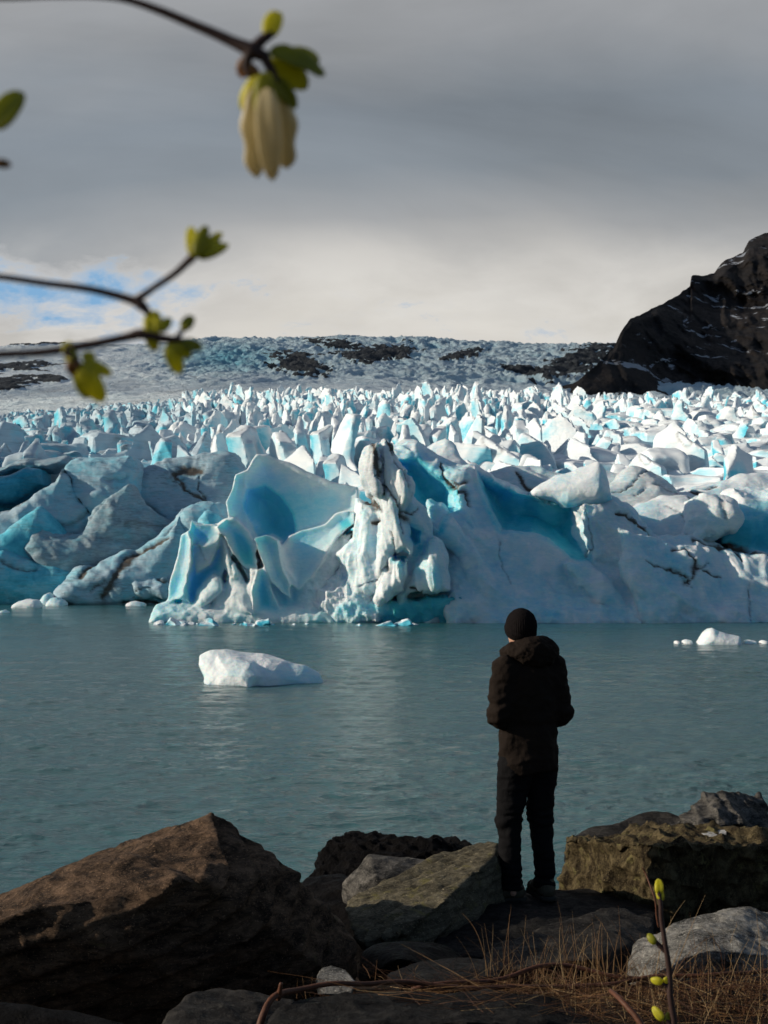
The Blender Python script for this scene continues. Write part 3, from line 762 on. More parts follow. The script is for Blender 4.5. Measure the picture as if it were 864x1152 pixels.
SERAC_OLD_FAR = ice_material('serac_ice_old_far', (.50, .62, .70), (.01, .26, .40), .3, old=True)
for nm, side_, mt_, lab in (('far_pinnacles', 1, SERAC, 'countless small ice pinnacles further up the glacier'), ('far_rubble_ice', -1, SERAC_OLD_FAR, 'countless grey broken ice ridges further up on the left')):
    VV, QQ, BB, DD = [], [], [], []
    nv = 0
    for (yy_, xx, s, h, mound, pi_, rz) in rest:
        if ((CX + xx / yy_ * F + 40 * math.sin(yy_ * .03)) < 225) != (side_ < 0): continue
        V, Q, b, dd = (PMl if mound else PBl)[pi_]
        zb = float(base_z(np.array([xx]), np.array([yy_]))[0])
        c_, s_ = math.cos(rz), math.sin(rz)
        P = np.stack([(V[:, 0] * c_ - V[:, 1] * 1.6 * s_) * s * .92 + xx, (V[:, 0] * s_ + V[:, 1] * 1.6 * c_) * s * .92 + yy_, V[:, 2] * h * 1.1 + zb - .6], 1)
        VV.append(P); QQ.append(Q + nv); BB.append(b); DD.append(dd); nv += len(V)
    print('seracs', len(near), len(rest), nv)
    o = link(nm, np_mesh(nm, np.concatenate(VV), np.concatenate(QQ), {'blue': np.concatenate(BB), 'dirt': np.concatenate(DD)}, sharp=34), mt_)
    tag(o, lab, 'ice field', kind='stuff')

# the glacier surface: fan shaped sheet, finer towards the viewer
def fan(ds, us):
    D, U = np.meshgrid(ds, us, indexing='ij')
    n, m = D.shape
    idx = np.arange(n * m).reshape(n, m)
    Q = np.stack([idx[:-1, :-1], idx[:-1, 1:], idx[1:, 1:], idx[1:, :-1]], -1).reshape(-1, 4)
    return (U * D).ravel(), D.ravel(), Q


us = np.linspace(-.52, .52, 760)
ds = np.concatenate([np.linspace(122, 800, 150), np.linspace(804, 1500, 260), np.linspace(1504, 2700, 330), np.linspace(2720, 4200, 30)])
X, Y, Q = fan(ds, us)
Z = base_z(X, Y)
u = X / Y
# crevassed ice: ridges across the flow; stronger in the icefall
fall = sstep(1250, 1500, Y) * sstep(2560, 2380, Y)
wx = X + 30 * fbm(X, Y, 0, .008, 3, seed=4.); wy = Y + 30 * fbm(X, Y, 0, .008, 3, seed=14.)
cr = ridged(wx, wy * .9, 0, .028, 4, seed=1.)
cr2 = ridged(wx * .5, wy, 0, .045, 3, seed=8.)
smoothL = sstep(-.11, -.22, u)
rgh = fall * (1 - .75 * smoothL)
mid = sstep(700, 860, Y) * (1 - sstep(1250, 1500, Y))
Z = Z + cr * 19 * rgh + cr2 * (4.5 * mid + 3 * fall) + fbm(X, Y, 0, .004, 3, seed=6.) * 16 * sstep(900, 1800, Y) * sstep(2700, 2300, Y)
Z = Z + fbm(X, Y, 0, .02, 3, seed=60.) * 3 * sstep(800, 1200, Y)
Z = Z - 5.0 * sstep(300, 128, Y)
# rock showing through beside and inside the icefall
pxs = CX + u * F; pys = HY - (Z - CAMH) / Y * F
def blob(cx, cy, rx, ry, sl=0.0):
    return 1 - np.sqrt(((pxs - cx) / rx) ** 2 + ((pys - cy - sl * (pxs - cx)) / ry) ** 2)
rk = np.full(X.shape, -1.0)
for b in [(338, 411, 36, 13, .16), (382, 388, 34, 6, .04), (424, 398, 42, 9, -.1), (520, 400, 26, 5, -.2), (650, 407, 44, 15, -.35), (592, 418, 26, 5, .1), (10, 413, 46, 6, -.02), (0, 383, 22, 5, 0.05),
          (40, 386, 32, 3, 0), (-6, 434, 46, 8, -.1), (57, 427, 18, 4, 0), (700, 415, 30, 22, -.3)]:
    rk = np.maximum(rk, blob(*b))
rn = fbm(X, Y, 0, .02, 5, gain=.62, seed=77.)
rn2 = fbm(X * .5 + Z * 1.2, Y * .9, 0, .035, 4, gain=.65, seed=97.)
rock = sstep(-.02, .16, rk * .62 + rn * .8 + rn2 * .75 - .02) * sstep(900, 1100, Y)
Z = Z + rock * (3 + 5 * fbm(X, Y, 0, .03, 4, seed=70.))
blue = .30 * rgh * sstep(.2, .8, 1 - cr) + .28 * rgh + .14 * mid
blue = blue + .45 * np.clip(1 - np.sqrt(((pxs - 255) / 95) ** 2 + ((pys - 402) / 22) ** 2), 0, 1) * fall
dirt = sstep(.0, .5, fbm(X, Y * .3, 0, .02, 4, seed=22.)) * mid * (.30 + .25 * sstep(-.05, -.2, u))
Vg = np.stack([X, Y, Z], 1)
GL = np_mesh('glacier', Vg, Q, {'blue': np.clip(blue, 0, 1), 'dirt': np.clip(dirt, 0, 1), 'rock': rock})
m, t = mat_new('glacier_surface')
P = obj_coord(t)
n1 = t.noise(P, .03, 8, .65, .5); n2 = t.noise(t.mapping(P, (1, 1.0, 3)), .11, 8, .7, .6)
b = t.math('ADD', t.attr('blue'), t.math('MULTIPLY', t.math('SUBTRACT', n1, .5), .5), clamp=True)
col = t.mix(t.ramp(b, [(.05, 0.0), (.8, 1.0)]), (.80, .89, .94), (.10, .44, .60))
gm_ = t.math('MULTIPLY', t.attr('dirt'), t.ramp(n2, [(.35, .1), (.6, 1.0)]))
col = t.mix(gm_, col, (.16, .15, .145))
rm = t.ramp(t.math('ADD', t.attr('rock'), t.math('MULTIPLY', t.math('SUBTRACT', n2, .5), .9)), [(.48, 0.0), (.56, 1.0)])
col = t.mix(rm, col, t.mix(n1, (.020, .027, .035), (.06, .070, .080)))
nrm = t.bump(t.math('ADD', n1, t.math('MULTIPLY', n2, .5)), .9, 10)
t.principled(col, .6, nrm, **{'Specular IOR Level': .2})
o = link('glacier', GL, m); tag(o, kind='structure')

# dark mountain on the right
ridge = [(560, 452), (615, 440), (645, 428), (668, 412), (690, 390), (700, 372), (710, 357), (735, 348), (752, 338), (776, 324), (778, 312), (790, 312), (804, 306), (815, 294), (836, 283), (842, 270), (850, 266), (864, 261),
         (900, 240), (960, 200), (1060, 170), (1250, 120), (1500, 60)]
rpx = np.array([p[0] for p in ridge], float); rpy = np.array([p[1] for p in ridge], float)
dm = 2050.0
us2 = np.linspace((545 - CX) / F, (1480 - CX) / F, 620)
ts = np.linspace(0, 1, 300)
U, T = np.meshgrid(us2, ts, indexing='ij')
pxg = CX + U * F
fine_ = np.interp(np.linspace(480, 1500, 2041), rpx, rpy)
kern = np.exp(-(np.arange(-240, 241) / 110.) ** 2); kern /= kern.sum()
soft_ = np.convolve(np.pad(fine_, 240, mode='edge'), kern, mode='valid')
rs_ = np.interp(pxg, np.linspace(480, 1500, 2041), soft_); rh_ = np.interp(pxg, rpx, rpy)
mt_ = np.clip((T - .35) / .6, 0, 1) ** 2
DMV = 1390 + 640 * sstep(640, 860, pxg)
top = CAMH + (HY - (rh_ * mt_ + rs_ * (1 - mt_))) / F * DMV
foot_d = 1290 + 0 * pxg
Dd = foot_d + (DMV - foot_d) * T
zf = base_z(np.interp(pxg, [0, 2000], [0, 2000]) * 0 + U * foot_d, foot_d) - 40
Zm = zf + (top - zf) * (T ** 1.15)
X = U * Dd
gx, gz = X * .0018, Zm * .0018
wv = 90 * ridged(X + .55 * Zm, Dd * .35, Zm * .22, .0068, 5, seed=3.) + 30 * ridged(X * 1.2 - .3 * Zm, Zm * .5, 0, .022, 4, seed=13.)
step_ = 26 * np.sin(Zm * .035 + X * .010 + 2.2 * fbm(X, Zm, 0, .006, 3, seed=9.))
edge = sstep(0, .1, T) * sstep(1.0, .93, T)
thin_ = np.clip((DMV - foot_d) / 500, .1, 1)
Dd2 = Dd - ((wv - 50) * edge + step_ * edge * .5) * thin_
X = U * Dd2
Zm = CAMH + (Zm - CAMH) * Dd2 / Dd
Zn = Zm + (fbm(X, Zm, 3, .02, 4, seed=2.) * 10) * sstep(0, .05, T)
Vm = np.stack([X, Dd2, Zn], -1)
# far side so the mountain is solid
back = []
for q in (1, 2, 3):
    B = Vm[:, -1].copy(); B[:, 1] += 260 * q; B[:, 2] = B[:, 2] - (40 + 120 * q) * q * .8
    B[:, 0] += 40 * q; back.append(B[:, None])
Vm = np.concatenate([Vm] + back, 1)
n, mm = Vm.shape[:2]
idx = np.arange(n * mm).reshape(n, mm)
Qm = np.stack([idx[:-1, :-1], idx[1:, :-1], idx[1:, 1:], idx[:-1, 1:]], -1).reshape(-1, 4)
ME = np_mesh('mountain', Vm.reshape(-1, 3), Qm)
m, t = mat_new('mountain_rock')
P = obj_coord(t)
n1 = t.noise(t.mapping(P, (1, .4, 1), rot=(0, .62, 0)), .010, 8, .62, .6)
n2 = t.noise(t.mapping(P, (.22, .4, 1.5), rot=(0, -.75, 0)), .034, 8, .68, .8)
n3 = t.noise(t.mapping(P, (.5, .4, 1.5), rot=(0, .62, 0)), .022, 7, .66, 1.0)
sz = t.n('ShaderNodeSeparateXYZ', ins={0: P}).outputs
col = t.mix(t.ramp(n1, [(.38, 0.0), (.62, 1.0)]), (.008, .011, .015), (.026, .023, .023))
col = t.mix(t.ramp(n2, [(.35, 0.0), (.75, .8)]), col, (.042, .032, .027))
low = t.math('MULTIPLY', t.math('SUBTRACT', 520, sz[2]), .0035, clamp=True)
sn = t.ramp(t.math('ADD', n3, t.math('MULTIPLY', t.math('SUBTRACT', n1, .5), .25)), [(.595, 0.0), (.615, 1.0)])
col = t.mix(sn, col, (.42, .46, .52))
nrm = t.bump(t.math('ADD', n1, n2), 1.0, 13)
t.principled(col, .8, nrm, **{'Specular IOR Level': .15})
o = link('mountain', ME, m); tag(o, kind='structure')

# thin cloud sheet added out of view on the left to shade the icefall
ca = np.linspace(0, 1, 90); cb = np.linspace(0, 1, 120)
A, B = np.meshgrid(ca, cb, indexing='ij')
Xc = -5200 + 3350 * A; Yc = 960 + 2900 * B
ed = np.minimum(np.minimum(A, 1 - A) * 8, np.minimum(B, 1 - B) * 9)
ed = np.clip(ed, 0, 1) ** .5
Yc = Yc + 130 * fbm(Xc, Yc * .2, 0, .0025, 3, seed=3.) * (1 - B)
th = 60 + 150 * np.abs(fbm(Xc, Yc, 0, .0022, 4, seed=9.)) * 2
zc_ = 1500 + 60 * fbm(Xc, Yc, 0, .001, 2, seed=2.)
idx = np.arange(A.size).reshape(A.shape)
q = np.stack([idx[:-1, :-1], idx[1:, :-1], idx[1:, 1:], idx[:-1, 1:]], -1).reshape(-1, 4)
top_ = np.stack([Xc, Yc, zc_ + th * ed], -1).reshape(-1, 3); bot_ = np.stack([Xc, Yc, zc_ - .45 * th * ed - 1], -1).reshape(-1, 3)
mc, tc = mat_new('shade_cloud_veil'); Pc = obj_coord(tc)
df = tc.n('ShaderNodeBsdfDiffuse', ins={'Color': (.75, .77, .80, 1)}); tr = tc.n('ShaderNodeBsdfTransparent')
mx = tc.n('ShaderNodeMixShader', ins={0: tc.ramp(tc.noise(Pc, .004, 4, .6), [(.35, .14), (.65, .32)]), 1: tr.outputs[0], 2: df.outputs[0]}); tc.out(mx.outputs[0])
o = link('shade_cloud', np_mesh('shade_cloud', np.concatenate([top_, bot_]), np.concatenate([q, q[:, ::-1] + len(top_)])), mc)
tag(o, 'grey cloud sheet added beyond the left of the view to shade the icefall', 'cloud', kind='stuff')

# ------------------------------------------------------------------ water
m, t = mat_new('lagoon_water')
P = world_coord(t)
sp_ = t.n('ShaderNodeSeparateXYZ', ins={0: P}).outputs
w1 = t.noise(t.mapping(P, (1.0, 1.5, 1), rot=(0, 0, .2)), 1.9, 6, .62, .3)
w2 = t.noise(t.mapping(P, (1.0, 1.7, 1), rot=(0, 0, -.15)), .55, 4, .55, .2)
w3 = t.noise(t.mapping(P, (1.0, 2.4, 1)), .07, 5, .6, .3)
w4 = t.noise(t.mapping(P, (1.0, 1.3, 1), rot=(0, 0, .5)), 5.5, 3, .5, .2)
w5 = t.noise(t.mapping(P, (1.0, 2.6, 1), rot=(0, 0, .06)), .20, 4, .6, .4)
h = t.math('ADD', t.math('MULTIPLY', w1, .08), t.math('MULTIPLY', w2, .08))
h = t.math('ADD', h, t.math('MULTIPLY', w5, .12))
h = t.math('ADD', h, t.math('MULTIPLY', w4, .02))
nrm = t.bump(h, 1.0, 1.0)
col = t.mix(w3, (.020, .092, .104), (.036, .124, .134))
rg = t.ramp(w3, [(.38, .10), (.62, .18)])
t.principled(col, rg, nrm, **{'IOR': 1.333, 'Specular IOR Level': .5})
uw = np.concatenate([np.linspace(-3, -.42, 14)[:-1], np.linspace(-.42, .42, 620), np.linspace(.42, 3, 14)[1:]])
dw = np.concatenate([np.geomspace(5.5, 125, 900), np.linspace(128, 420, 20)])
Xw, Yw, Qw = fan(dw, uw)
att = sstep(150, 60, Yw) * .5 + .5
Zw = .060 * perlin(Xw * .42 + .12 * Yw, Yw * .80, 1.1) + .026 * (1 - 2 * np.abs(perlin(Xw * .95 - .2 * Yw, Yw * 1.7, 5.5))) * sstep(170, 70, Yw)
Zw = Zw + .012 * (1 - 2 * np.abs(perlin(Xw * 2.3 + .4 * Yw, Yw * 3.6, 9.5))) * sstep(75, 30, Yw) + .005 * perlin(Xw * 6, Yw * 8.5, 2.5) * sstep(40, 15, Yw)
patch_ = .65 + .7 * sstep(-.3, .4, perlin(Xw * .035, Yw * .05, 4.4))
Zw = Zw * att * patch_
o = link('water', np_mesh('water', np.stack([Xw, Yw, Zw], 1), Qw), m); tag(o, kind='structure')

# ------------------------------------------------------------------ floating ice
def floe(name, poly, d, seed, label, cat, ax=-.2, az=.5, th=1.0, blue=.08, fin=.25, vox=.05, group=None, planes=None, extra=()):
    xs = [p[0] for p in poly]; ys = [p[1] for p in poly]
    m_ = 6 + 3 * .3 / d * F / 20
    return sculpt(name, [chunk(poly, d, ax, az, .5 * th, .25 * th, th * 1.6, blue, 0, k=.18 * th, planes=planes)] + list(extra), vox, d - 1.3 * th - .6, d + 2.6 * th + .4, (min(xs) - m_, max(xs) + m_), (min(ys) - m_, max(ys) + 5),
                  d, ICE, wob=.10 * th, amp=(.16 * th, .05 * th), seed=seed, label=label, cat=cat, fin=fin, group=group, zmin=-.4, k=.2)

d_ = 4.5 * F / (771 - HY)
floe('ice_floe', [(217, 743), (228, 738), (246, 735), (262, 738), (292, 739), (318, 745), (340, 752), (356, 761), (361, 772), (352, 780), (222, 780), (224, 764), (217, 752)], d_, 3.,
     'long low white ice floe drifting alone in the middle of the lagoon', 'ice floe', th=1.3, fin=.8, vox=.045, blue=.05, planes=[(-.2, .8, 0), (.25, .5, -.25)],
     extra=[chunk([(310, 752), (338, 756), (358, 764), (362, 772), (350, 780), (305, 780)], d_ + .2, .25, .5, .4, .3, 1.6, .34, 0, k=.2), chunk([(238, 742), (262, 740), (282, 744), (290, 760), (280, 776), (240, 776)], d_ - .5, -.45, .5, .5, .35, 1.6, .02, 0, k=.1)])
d_ = 4.5 * F / (726 - HY)
floe('ice_floe', [(792, 724), (800, 714), (806, 709), (812, 713), (836, 717), (838, 730), (792, 730)], d_, 8., 'small pointed white ice floe near the right of the lagoon', 'ice floe', th=1.3, fin=.8, vox=.07)
for px, w_, h_, lab in [(764, 6, 3, 'tiny ice crumb, leftmost of the bits beside the pointed floe'), (776, 11, 4, 'flat ice crumb just left of the pointed floe'), (847, 14, 4, 'low ice crumb touching the right end of the pointed floe'), (862, 9, 3, 'ice crumb at the picture edge, right of the pointed floe')]:
    floe('ice_crumb', [(px - w_ / 2, 724 - h_ * .6), (px - w_ * .1, 724 - h_), (px + w_ * .4, 724 - h_ * .7), (px + w_ / 2, 728), (px - w_ / 2, 728)], 4.5 * F / (724.5 - HY), px * .1, lab, 'ice chunk', th=.5, fin=.4, vox=.05)
for (x0, x1, y0, yb, lab) in [(9, 42, 674, 685, 'flat white ice chunk at the far left waterline'), (41, 57, 668, 682, 'blocky white ice chunk against the black streaked slab'), (48, 70, 672, 683, 'rounded ice chunk in front of the blocky one'),
                              (85, 117, 672, 681, 'low oval ice chunk below the black streaked slab'), (-6, 5, 686, 691, 'little ice chunk at the left picture edge'), (140, 160, 677, 683, 'thin grey ice chunk between slab and turquoise ice')]:
    w_ = x1 - x0; hh = yb - y0
    floe('ice_chunk', [(x0, yb - hh * .4), (x0 + w_ * .25, y0 + hh * .1), (x0 + w_ * .55, y0), (x0 + w_ * .85, y0 + hh * .25), (x1, yb - hh * .4), (x1, yb + 3), (x0, yb + 3)], 4.5 * F / (yb - 1 - HY), x0 * .37 + 2, lab, 'ice chunk', th=1.6, fin=1.0, vox=.12)
# brash at the foot of the sunlit ice
rb = random.Random(3)
for i in range(22):
    zn = i % 3
    px = rb.gauss(*((205, 22), (300, 30), (420, 40))[zn])
    d_ = 107.6 - abs(rb.gauss(0, 1.3)); s = rb.uniform(.3, 1.0) ** 1.6 + .12
    o = link('brash_ice', (meM if rb.random() < .6 else meB)[rb.randrange(NM)]); o.location = ((px - CX) / F * d_, d_, -.32 * s); o.scale = (s * 1.5, s * 1.2, s * .6); o.rotation_euler = (rb.uniform(-.5, .5), rb.uniform(-.5, .5), rb.uniform(0, 6))
    zone = ('under the left end of the turquoise ice', 'under the right part of the turquoise ice', 'under the dirty spire')[zn]
    tag(o, f'small lump of broken brash ice floating {zone}', 'brash ice', f'brash ice {zone}')
# ------------------------------------------------------------------ shore and boulders
def shore_z(X, Y):
    z = np.interp(Y, [-8, 4.2, 5.2, 6.0, 7.0, 8.0, 9.0, 10.0, 11.5, 13, 16], [2.9, 2.92, 2.80, 2.55, 2.25, 2.0, 1.75, 1.25, .15, -.7, -2])
    z = z - sstep(.3, -.6, X) * .35 * sstep(8, 5, Y)
    return z + .06 * fbm(X, Y, 0, 1.3, 3, seed=3.)


gx = np.linspace(-26, 26, 330); gy = np.linspace(-8, 17, 190)
A, B = np.meshgrid(gx, gy, indexing='ij')
Zg = shore_z(A, B)
idx = np.arange(A.size).reshape(A.shape)
Qs = np.stack([idx[:-1, :-1], idx[1:, :-1], idx[1:, 1:], idx[:-1, 1:]], -1).reshape(-1, 4)
m, t = mat_new('dark_soil')
P = obj_coord(t)
n1 = t.noise(P, 9, 8, .7); n2 = t.noise(P, 60, 4, .6)
t.principled(t.mix(n1, (.010, .008, .007), (.045, .034, .026)), .9, t.bump(t.math('ADD', n1, t.math('MULTIPLY', n2, .3)), .9, .05), **{'Specular IOR Level': .1})
o = link('shore', np_mesh('shore', np.stack([A, B, Zg], -1).reshape(-1, 3), Qs), m); tag(o, kind='structure')


def rock_mat(name, dark, light, spot=None, spotw=0.0, scale=1.0, layer=(1, 1, 1), rot=(0, 0, 0), rough=.8, spec=.10, bumpd=.02, vein=0.0):
    m, t = mat_new(name)
    P = obj_coord(t)
    L = t.mapping(P, layer, rot=rot)
    a = t.noise(L, 3.2 * scale, 9, .68, .6); b = t.noise(P, 14 * scale, 8, .7, .3); c = t.noise(L, 34 * scale, 6, .7)
    col = t.mix(t.ramp(a, [(.38, 0.0), (.62, 1.0)]), dark, light)
    col = t.mix(t.ramp(b, [(.42, 0.0), (.70, .75)]), col, tuple(x * .45 for x in dark))
    col = t.mix(t.ramp(c, [(.55, 0.0), (.75, .55)]), col, tuple(min(1, x * 1.7) for x in light))
    if spot:
        s = t.noise(P, 5.5 * scale, 7, .66, .5)
        col = t.mix(t.ramp(s, [(.62 - spotw, 0.0), (.70 - spotw, 1.0)]), col, spot)
    sp_ = t.noise(P, 75 * scale, 3, .6)
    col = t.mix(t.ramp(sp_, [(.60, 0.0), (.70, .6)]), col, tuple(min(1, x * 2.3) for x in light))
    ck = t.noise(t.mapping(L, (1, 1, 1), loc=(3, 5, 1)), 2.6 * scale, 4, .55, .9)
    ckm = t.math('ABSOLUTE', t.math('SUBTRACT', ck, .5))
    col = t.mix(t.ramp(ckm, [(.0, .8), (.010, 0.0)]), col, tuple(x * .2 for x in dark))
    if vein:
        v = t.noise(t.mapping(P, (1, 1, 2.2), rot=(.5, .9, .2)), 2.2 * scale, 5, .6, 1.2)
        vm = t.math('ABSOLUTE', t.math('SUBTRACT', v, .5))
        col = t.mix(t.ramp(vm, [(.0, vein), (.016, 0.0)]), col, (.42, .41, .39))
    a = t.math('ADD', a, t.math('MULTIPLY', t.ramp(ckm, [(.0, -1.0), (.02, 0.0)]), .0)) if False else a
    h = t.math('ADD', t.math('MULTIPLY', a, .8), t.math('ADD', t.math('MULTIPLY', b, .5), t.math('MULTIPLY', c, .3)))
    t.principled(col, t.ramp(b, [(.3, rough - .15), (.7, min(1, rough + .1))]), t.bump(h, .95, bumpd * 2.2), **{'Specular IOR Level': spec})
    return m


SLATE = rock_mat('brown_slate', (.016, .011, .008), (.18, .115, .072), (.12, .095, .045), -.02, 1.3, (1.3, 1.3, 4.5), (.35, -.35, 0))
OLIVE = rock_mat('lichen_slate', (.060, .053, .036), (.21, .185, .125), (.15, .135, .055), .05, 1.2, (.8, .8, 9), (0, .50, 0))
BLACK = rock_mat('wet_black_rock', (.002, .002, .003), (.008, .007, .007), None, 0, 1.4, rough=.6, spec=.04, bumpd=.03)
GREY = rock_mat('grey_rock', (.012, .011, .011), (.052, .048, .043), (.13, .12, .10), -.02, 1.4)
PALE = rock_mat('pale_mottled_rock', (.040, .040, .038), (.34, .33, .30), (.50, .48, .43), .02, 1.7, (1, 1, 2), (.3, .3, 0), vein=.35)
MOSS = rock_mat('rusty_green_rock', (.020, .014, .008), (.15, .118, .062), (.16, .14, .06), .05, 1.6, (2.2, 2.2, 1), rot=(.2, .1, 0))
DARKG = rock_mat('dark_slate', (.006, .006, .007), (.022, .021, .020), (.045, .042, .037), -.02, 1.4, (1, 1, 3), (0, .4, 0))

SHARD = rock_mat('broken_grey_stone', (.028, .028, .027), (.17, .16, .145), None, 0, 1.6, (1, 1, 3), (.4, .8, 0))


def rock(name, label, pts, mat, vox, seed, cup=.05, fine=.015, strata=None, k=.02, cuts=(), group=None, foot=None, ground=False):
    """pts: (px, py, d) corner points; the stone is their hull, chipped and weathered"""
    W3 = [at(*p) for p in pts]
    if foot:
        W3 += [np.array(q, float) for q in foot]
    if ground:      # carry the stone down into the shore
        c0 = np.mean(W3, axis=0); zm = c0[2]
        for q in [q for q in W3 if q[2] < zm + .05]:
            g_ = c0 + (q - c0) * np.array([.86, .86, 1])
            W3.append(np.array([g_[0], g_[1], min(q[2], float(shore_z(np.array([g_[0]]), np.array([g_[1]]))[0]) - .15)]))
    bm = bmesh.new()
    for q in W3: bm.verts.new(q)
    bmesh.ops.convex_hull(bm, input=bm.verts)
    bm.normal_update()
    cen = np.mean(W3, axis=0); pl = []
    for f_ in bm.faces:
        n_ = np.array(f_.normal); d_ = float(n_ @ np.array(f_.verts[0].co))
        if n_ @ cen - d_ > 0: n_, d_ = -n_, -d_
        if f_.calc_area() > 1e-5 and not any(abs(n_ @ a - 1) < 1e-3 for a, b in pl): pl.append((n_, d_))
    bm.free()
    W3 = np.array(W3); mg = .12
    lo = W3.min(0) - mg; hi = W3.max(0) + mg
    nn = [int((hi[i] - lo[i]) / vox) + 2 for i in range(3)]
    g = [np.float32(lo[i] + np.arange(nn[i]) * vox) for i in range(3)]
    X, Y, Z = g[0][:, None, None], g[1][None, :, None], g[2][None, None, :]
    f = None
    for n_, d_ in pl + [(np.array(c[0], float) / np.linalg.norm(c[0]), float(np.array(c[0], float) / np.linalg.norm(c[0]) @ at(*c[1]))) for c in cuts]:
        q = np.float32(n_[0]) * X + np.float32(n_[1]) * Y + np.float32(n_[2]) * Z - np.float32(d_)
        f = q if f is None else smax(f, q, k)
    V, Q = iso(f, lo, vox)
    N = vnormals(V, Q)
    x, y, z = V.T
    w_ = fbm(x, y, z, 1.6, 4, seed=seed)
    d = cup * (worley(x + .1 * w_, y, z, 2.1, seed=seed) ** 2 - .38) * 1.3 + cup * .7 * (worley(x, y + .1 * w_, z * 1.6, 4.6, seed=seed + 1) ** 2 - .38) + fine * 1.6 * (worley(x, y + .05 * w_, z, 8.5, seed=seed + 3) ** 2 - .35)
    d = d + fine * 1.4 * fbm(x, y, z, 9, 5, gain=.6, seed=seed + 8) + cup * .6 * w_
    if strata:
        (dx, dy, dz), fr, am = strata
        s_ = (x * dx + y * dy + z * dz) * fr + 1.1 * fbm(x, y, z, 1.1, 4, seed=seed + 5)
        fr_ = s_ - np.floor(s_)
        d = d + am * (sstep(0, .22, fr_) * (1 - fr_) * 1.6 - .5) * (.45 + .9 * sstep(-.2, .4, fbm(x, y, z, 1.7, 2, seed=seed + 15)))
    V = V + N * d[:, None]
    o = link(name, np_mesh(name, V, Q, sharp=40), mat)
    tag(o, label, 'boulder' if name == 'boulder' else 'stone', group)
    return o


rock('boulder', 'huge peaked brown slate boulder with a sunlit top, at the lower left', [
    (240, 912, 6.75), (228, 986, 5.95), (-110, 1050, 7.1), (-110, 1072, 5.75), (10, 1008, 7.0), (130, 958, 6.9), (20, 1026, 5.78), (128, 1060, 5.80), (44, 1142, 5.92), (-110, 1165, 6.0), (330, 980, 6.6), (400, 1058, 6.8), (392, 1110, 6.5),
    (240, 940, 7.6), (60, 1020, 7.9), (350, 1040, 7.6), (300, 1130, 6.35)], SLATE, .0125, 1., .030, .013, ((-.35, -.35, .87), 7.5, .034), .006,
    foot=[(-1.9, 6.2, 2.1), (-1.2, 6.4, 2.1), (-.3, 6.6, 2.1), (-.2, 7.4, 1.9), (-1.9, 7.6, 1.9)])
rock('boulder', 'rough wet black boulder at the edge of the water behind the grey rocks', [
    (356, 972, 10.4), (362, 955, 10.6), (380, 936, 10.7), (402, 932, 10.6), (448, 938, 10.4), (505, 943, 10.3), (532, 952, 10.4), (530, 1000, 10.1), (470, 1010, 9.8), (370, 1010, 9.9), (400, 940, 11.6), (510, 952, 11.5), (350, 1010, 11.2), (530, 1010, 11.4)], BLACK, .018, 2., .07, .045, k=.012, ground=True)
rock('boulder', 'small grey boulder with one pale triangular sunlit face', [
    (383, 994, 9.1), (415, 961, 9.15), (422, 985, 8.85), (400, 1003, 8.9), (494, 970, 9.2), (490, 1002, 8.9), (430, 1025, 8.8), (470, 965, 9.7), (400, 985, 9.7), (390, 1030, 9.0)], SHARD, .013, 3., .02, .009, k=.008, ground=True)
rock('boulder', 'tilted olive brown slate slab leaning up towards the person', [
    (386, 1020, 7.7), (398, 1008, 8.0), (470, 972, 8.35), (536, 947, 8.6), (560, 948, 8.5), (556, 965, 8.1), (510, 1008, 7.55), (450, 1052, 7.1), (406, 1062, 7.15), (394, 1040, 7.4),
    (574, 958, 8.75), (584, 985, 8.8), (570, 1030, 8.2), (520, 1075, 7.5), (440, 1085, 7.4), (450, 1060, 8.4), (540, 1010, 9.0)], OLIVE, .0125, 4., .018, .009, ((.50, -.55, .62), 13, .034), .010)
standing = rock('boulder', 'broad dark boulder the person stands on', [
    (486, 1036, 7.35), (540, 996, 8.0), (590, 985, 8.9), (660, 983, 8.95), (738, 998, 8.6), (742, 1018, 8.0), (690, 1038, 7.2), (640, 1050, 7.0), (540, 1052, 7.0), (500, 1050, 7.1),
    (480, 1110, 7.1), (600, 1120, 6.9), (720, 1100, 7.1), (745, 1090, 8.2), (500, 1080, 8.8), (740, 1060, 9.2)], DARKG, .014, 5., .022, .010, ((.1, -.3, .95), 8, .012), .03, ground=True)
rock('boulder', 'low brown slab sloping down right in front of the person', [
    (536, 1078, 6.5), (560, 1062, 6.8), (640, 1028, 7.2), (700, 1018, 7.4), (738, 1030, 7.3), (730, 1060, 6.8), (660, 1078, 6.3), (560, 1092, 6.2), (560, 1140, 6.3), (730, 1120, 6.8), (640, 1090, 7.6)], GREY, .013, 6., .022, .010, ((.3, -.2, .9), 9, .012), .02)
rock('boulder', 'big squared boulder with a rusty green broken face, at the right', [
    (632, 944, 9.1), (642, 938, 9.5), (740, 936, 9.9), (864, 926, 10.0), (980, 930, 10.0), (742, 948, 8.35), (864, 950, 8.42), (980, 960, 8.5), (716, 988, 8.5), (690, 1003, 8.7), (630, 984, 9.2),
    (742, 1045, 8.5), (980, 1080, 8.65), (640, 1030, 9.2), (980, 1050, 10), (650, 1040, 10)], MOSS, .015, 7., .08, .045, k=.008, ground=True)
rock('boulder', 'flat dark brown boulder lying low behind the squared one', [
    (636, 944, 10.3), (660, 932, 10.6), (712, 917, 10.9), (740, 911, 10.9), (768, 918, 10.8), (790, 940, 10.4), (780, 970, 10.3), (640, 970, 10.2), (740, 940, 11.7), (650, 950, 11.4)], GREY, .018, 8., .03, .012, k=.015, ground=True)
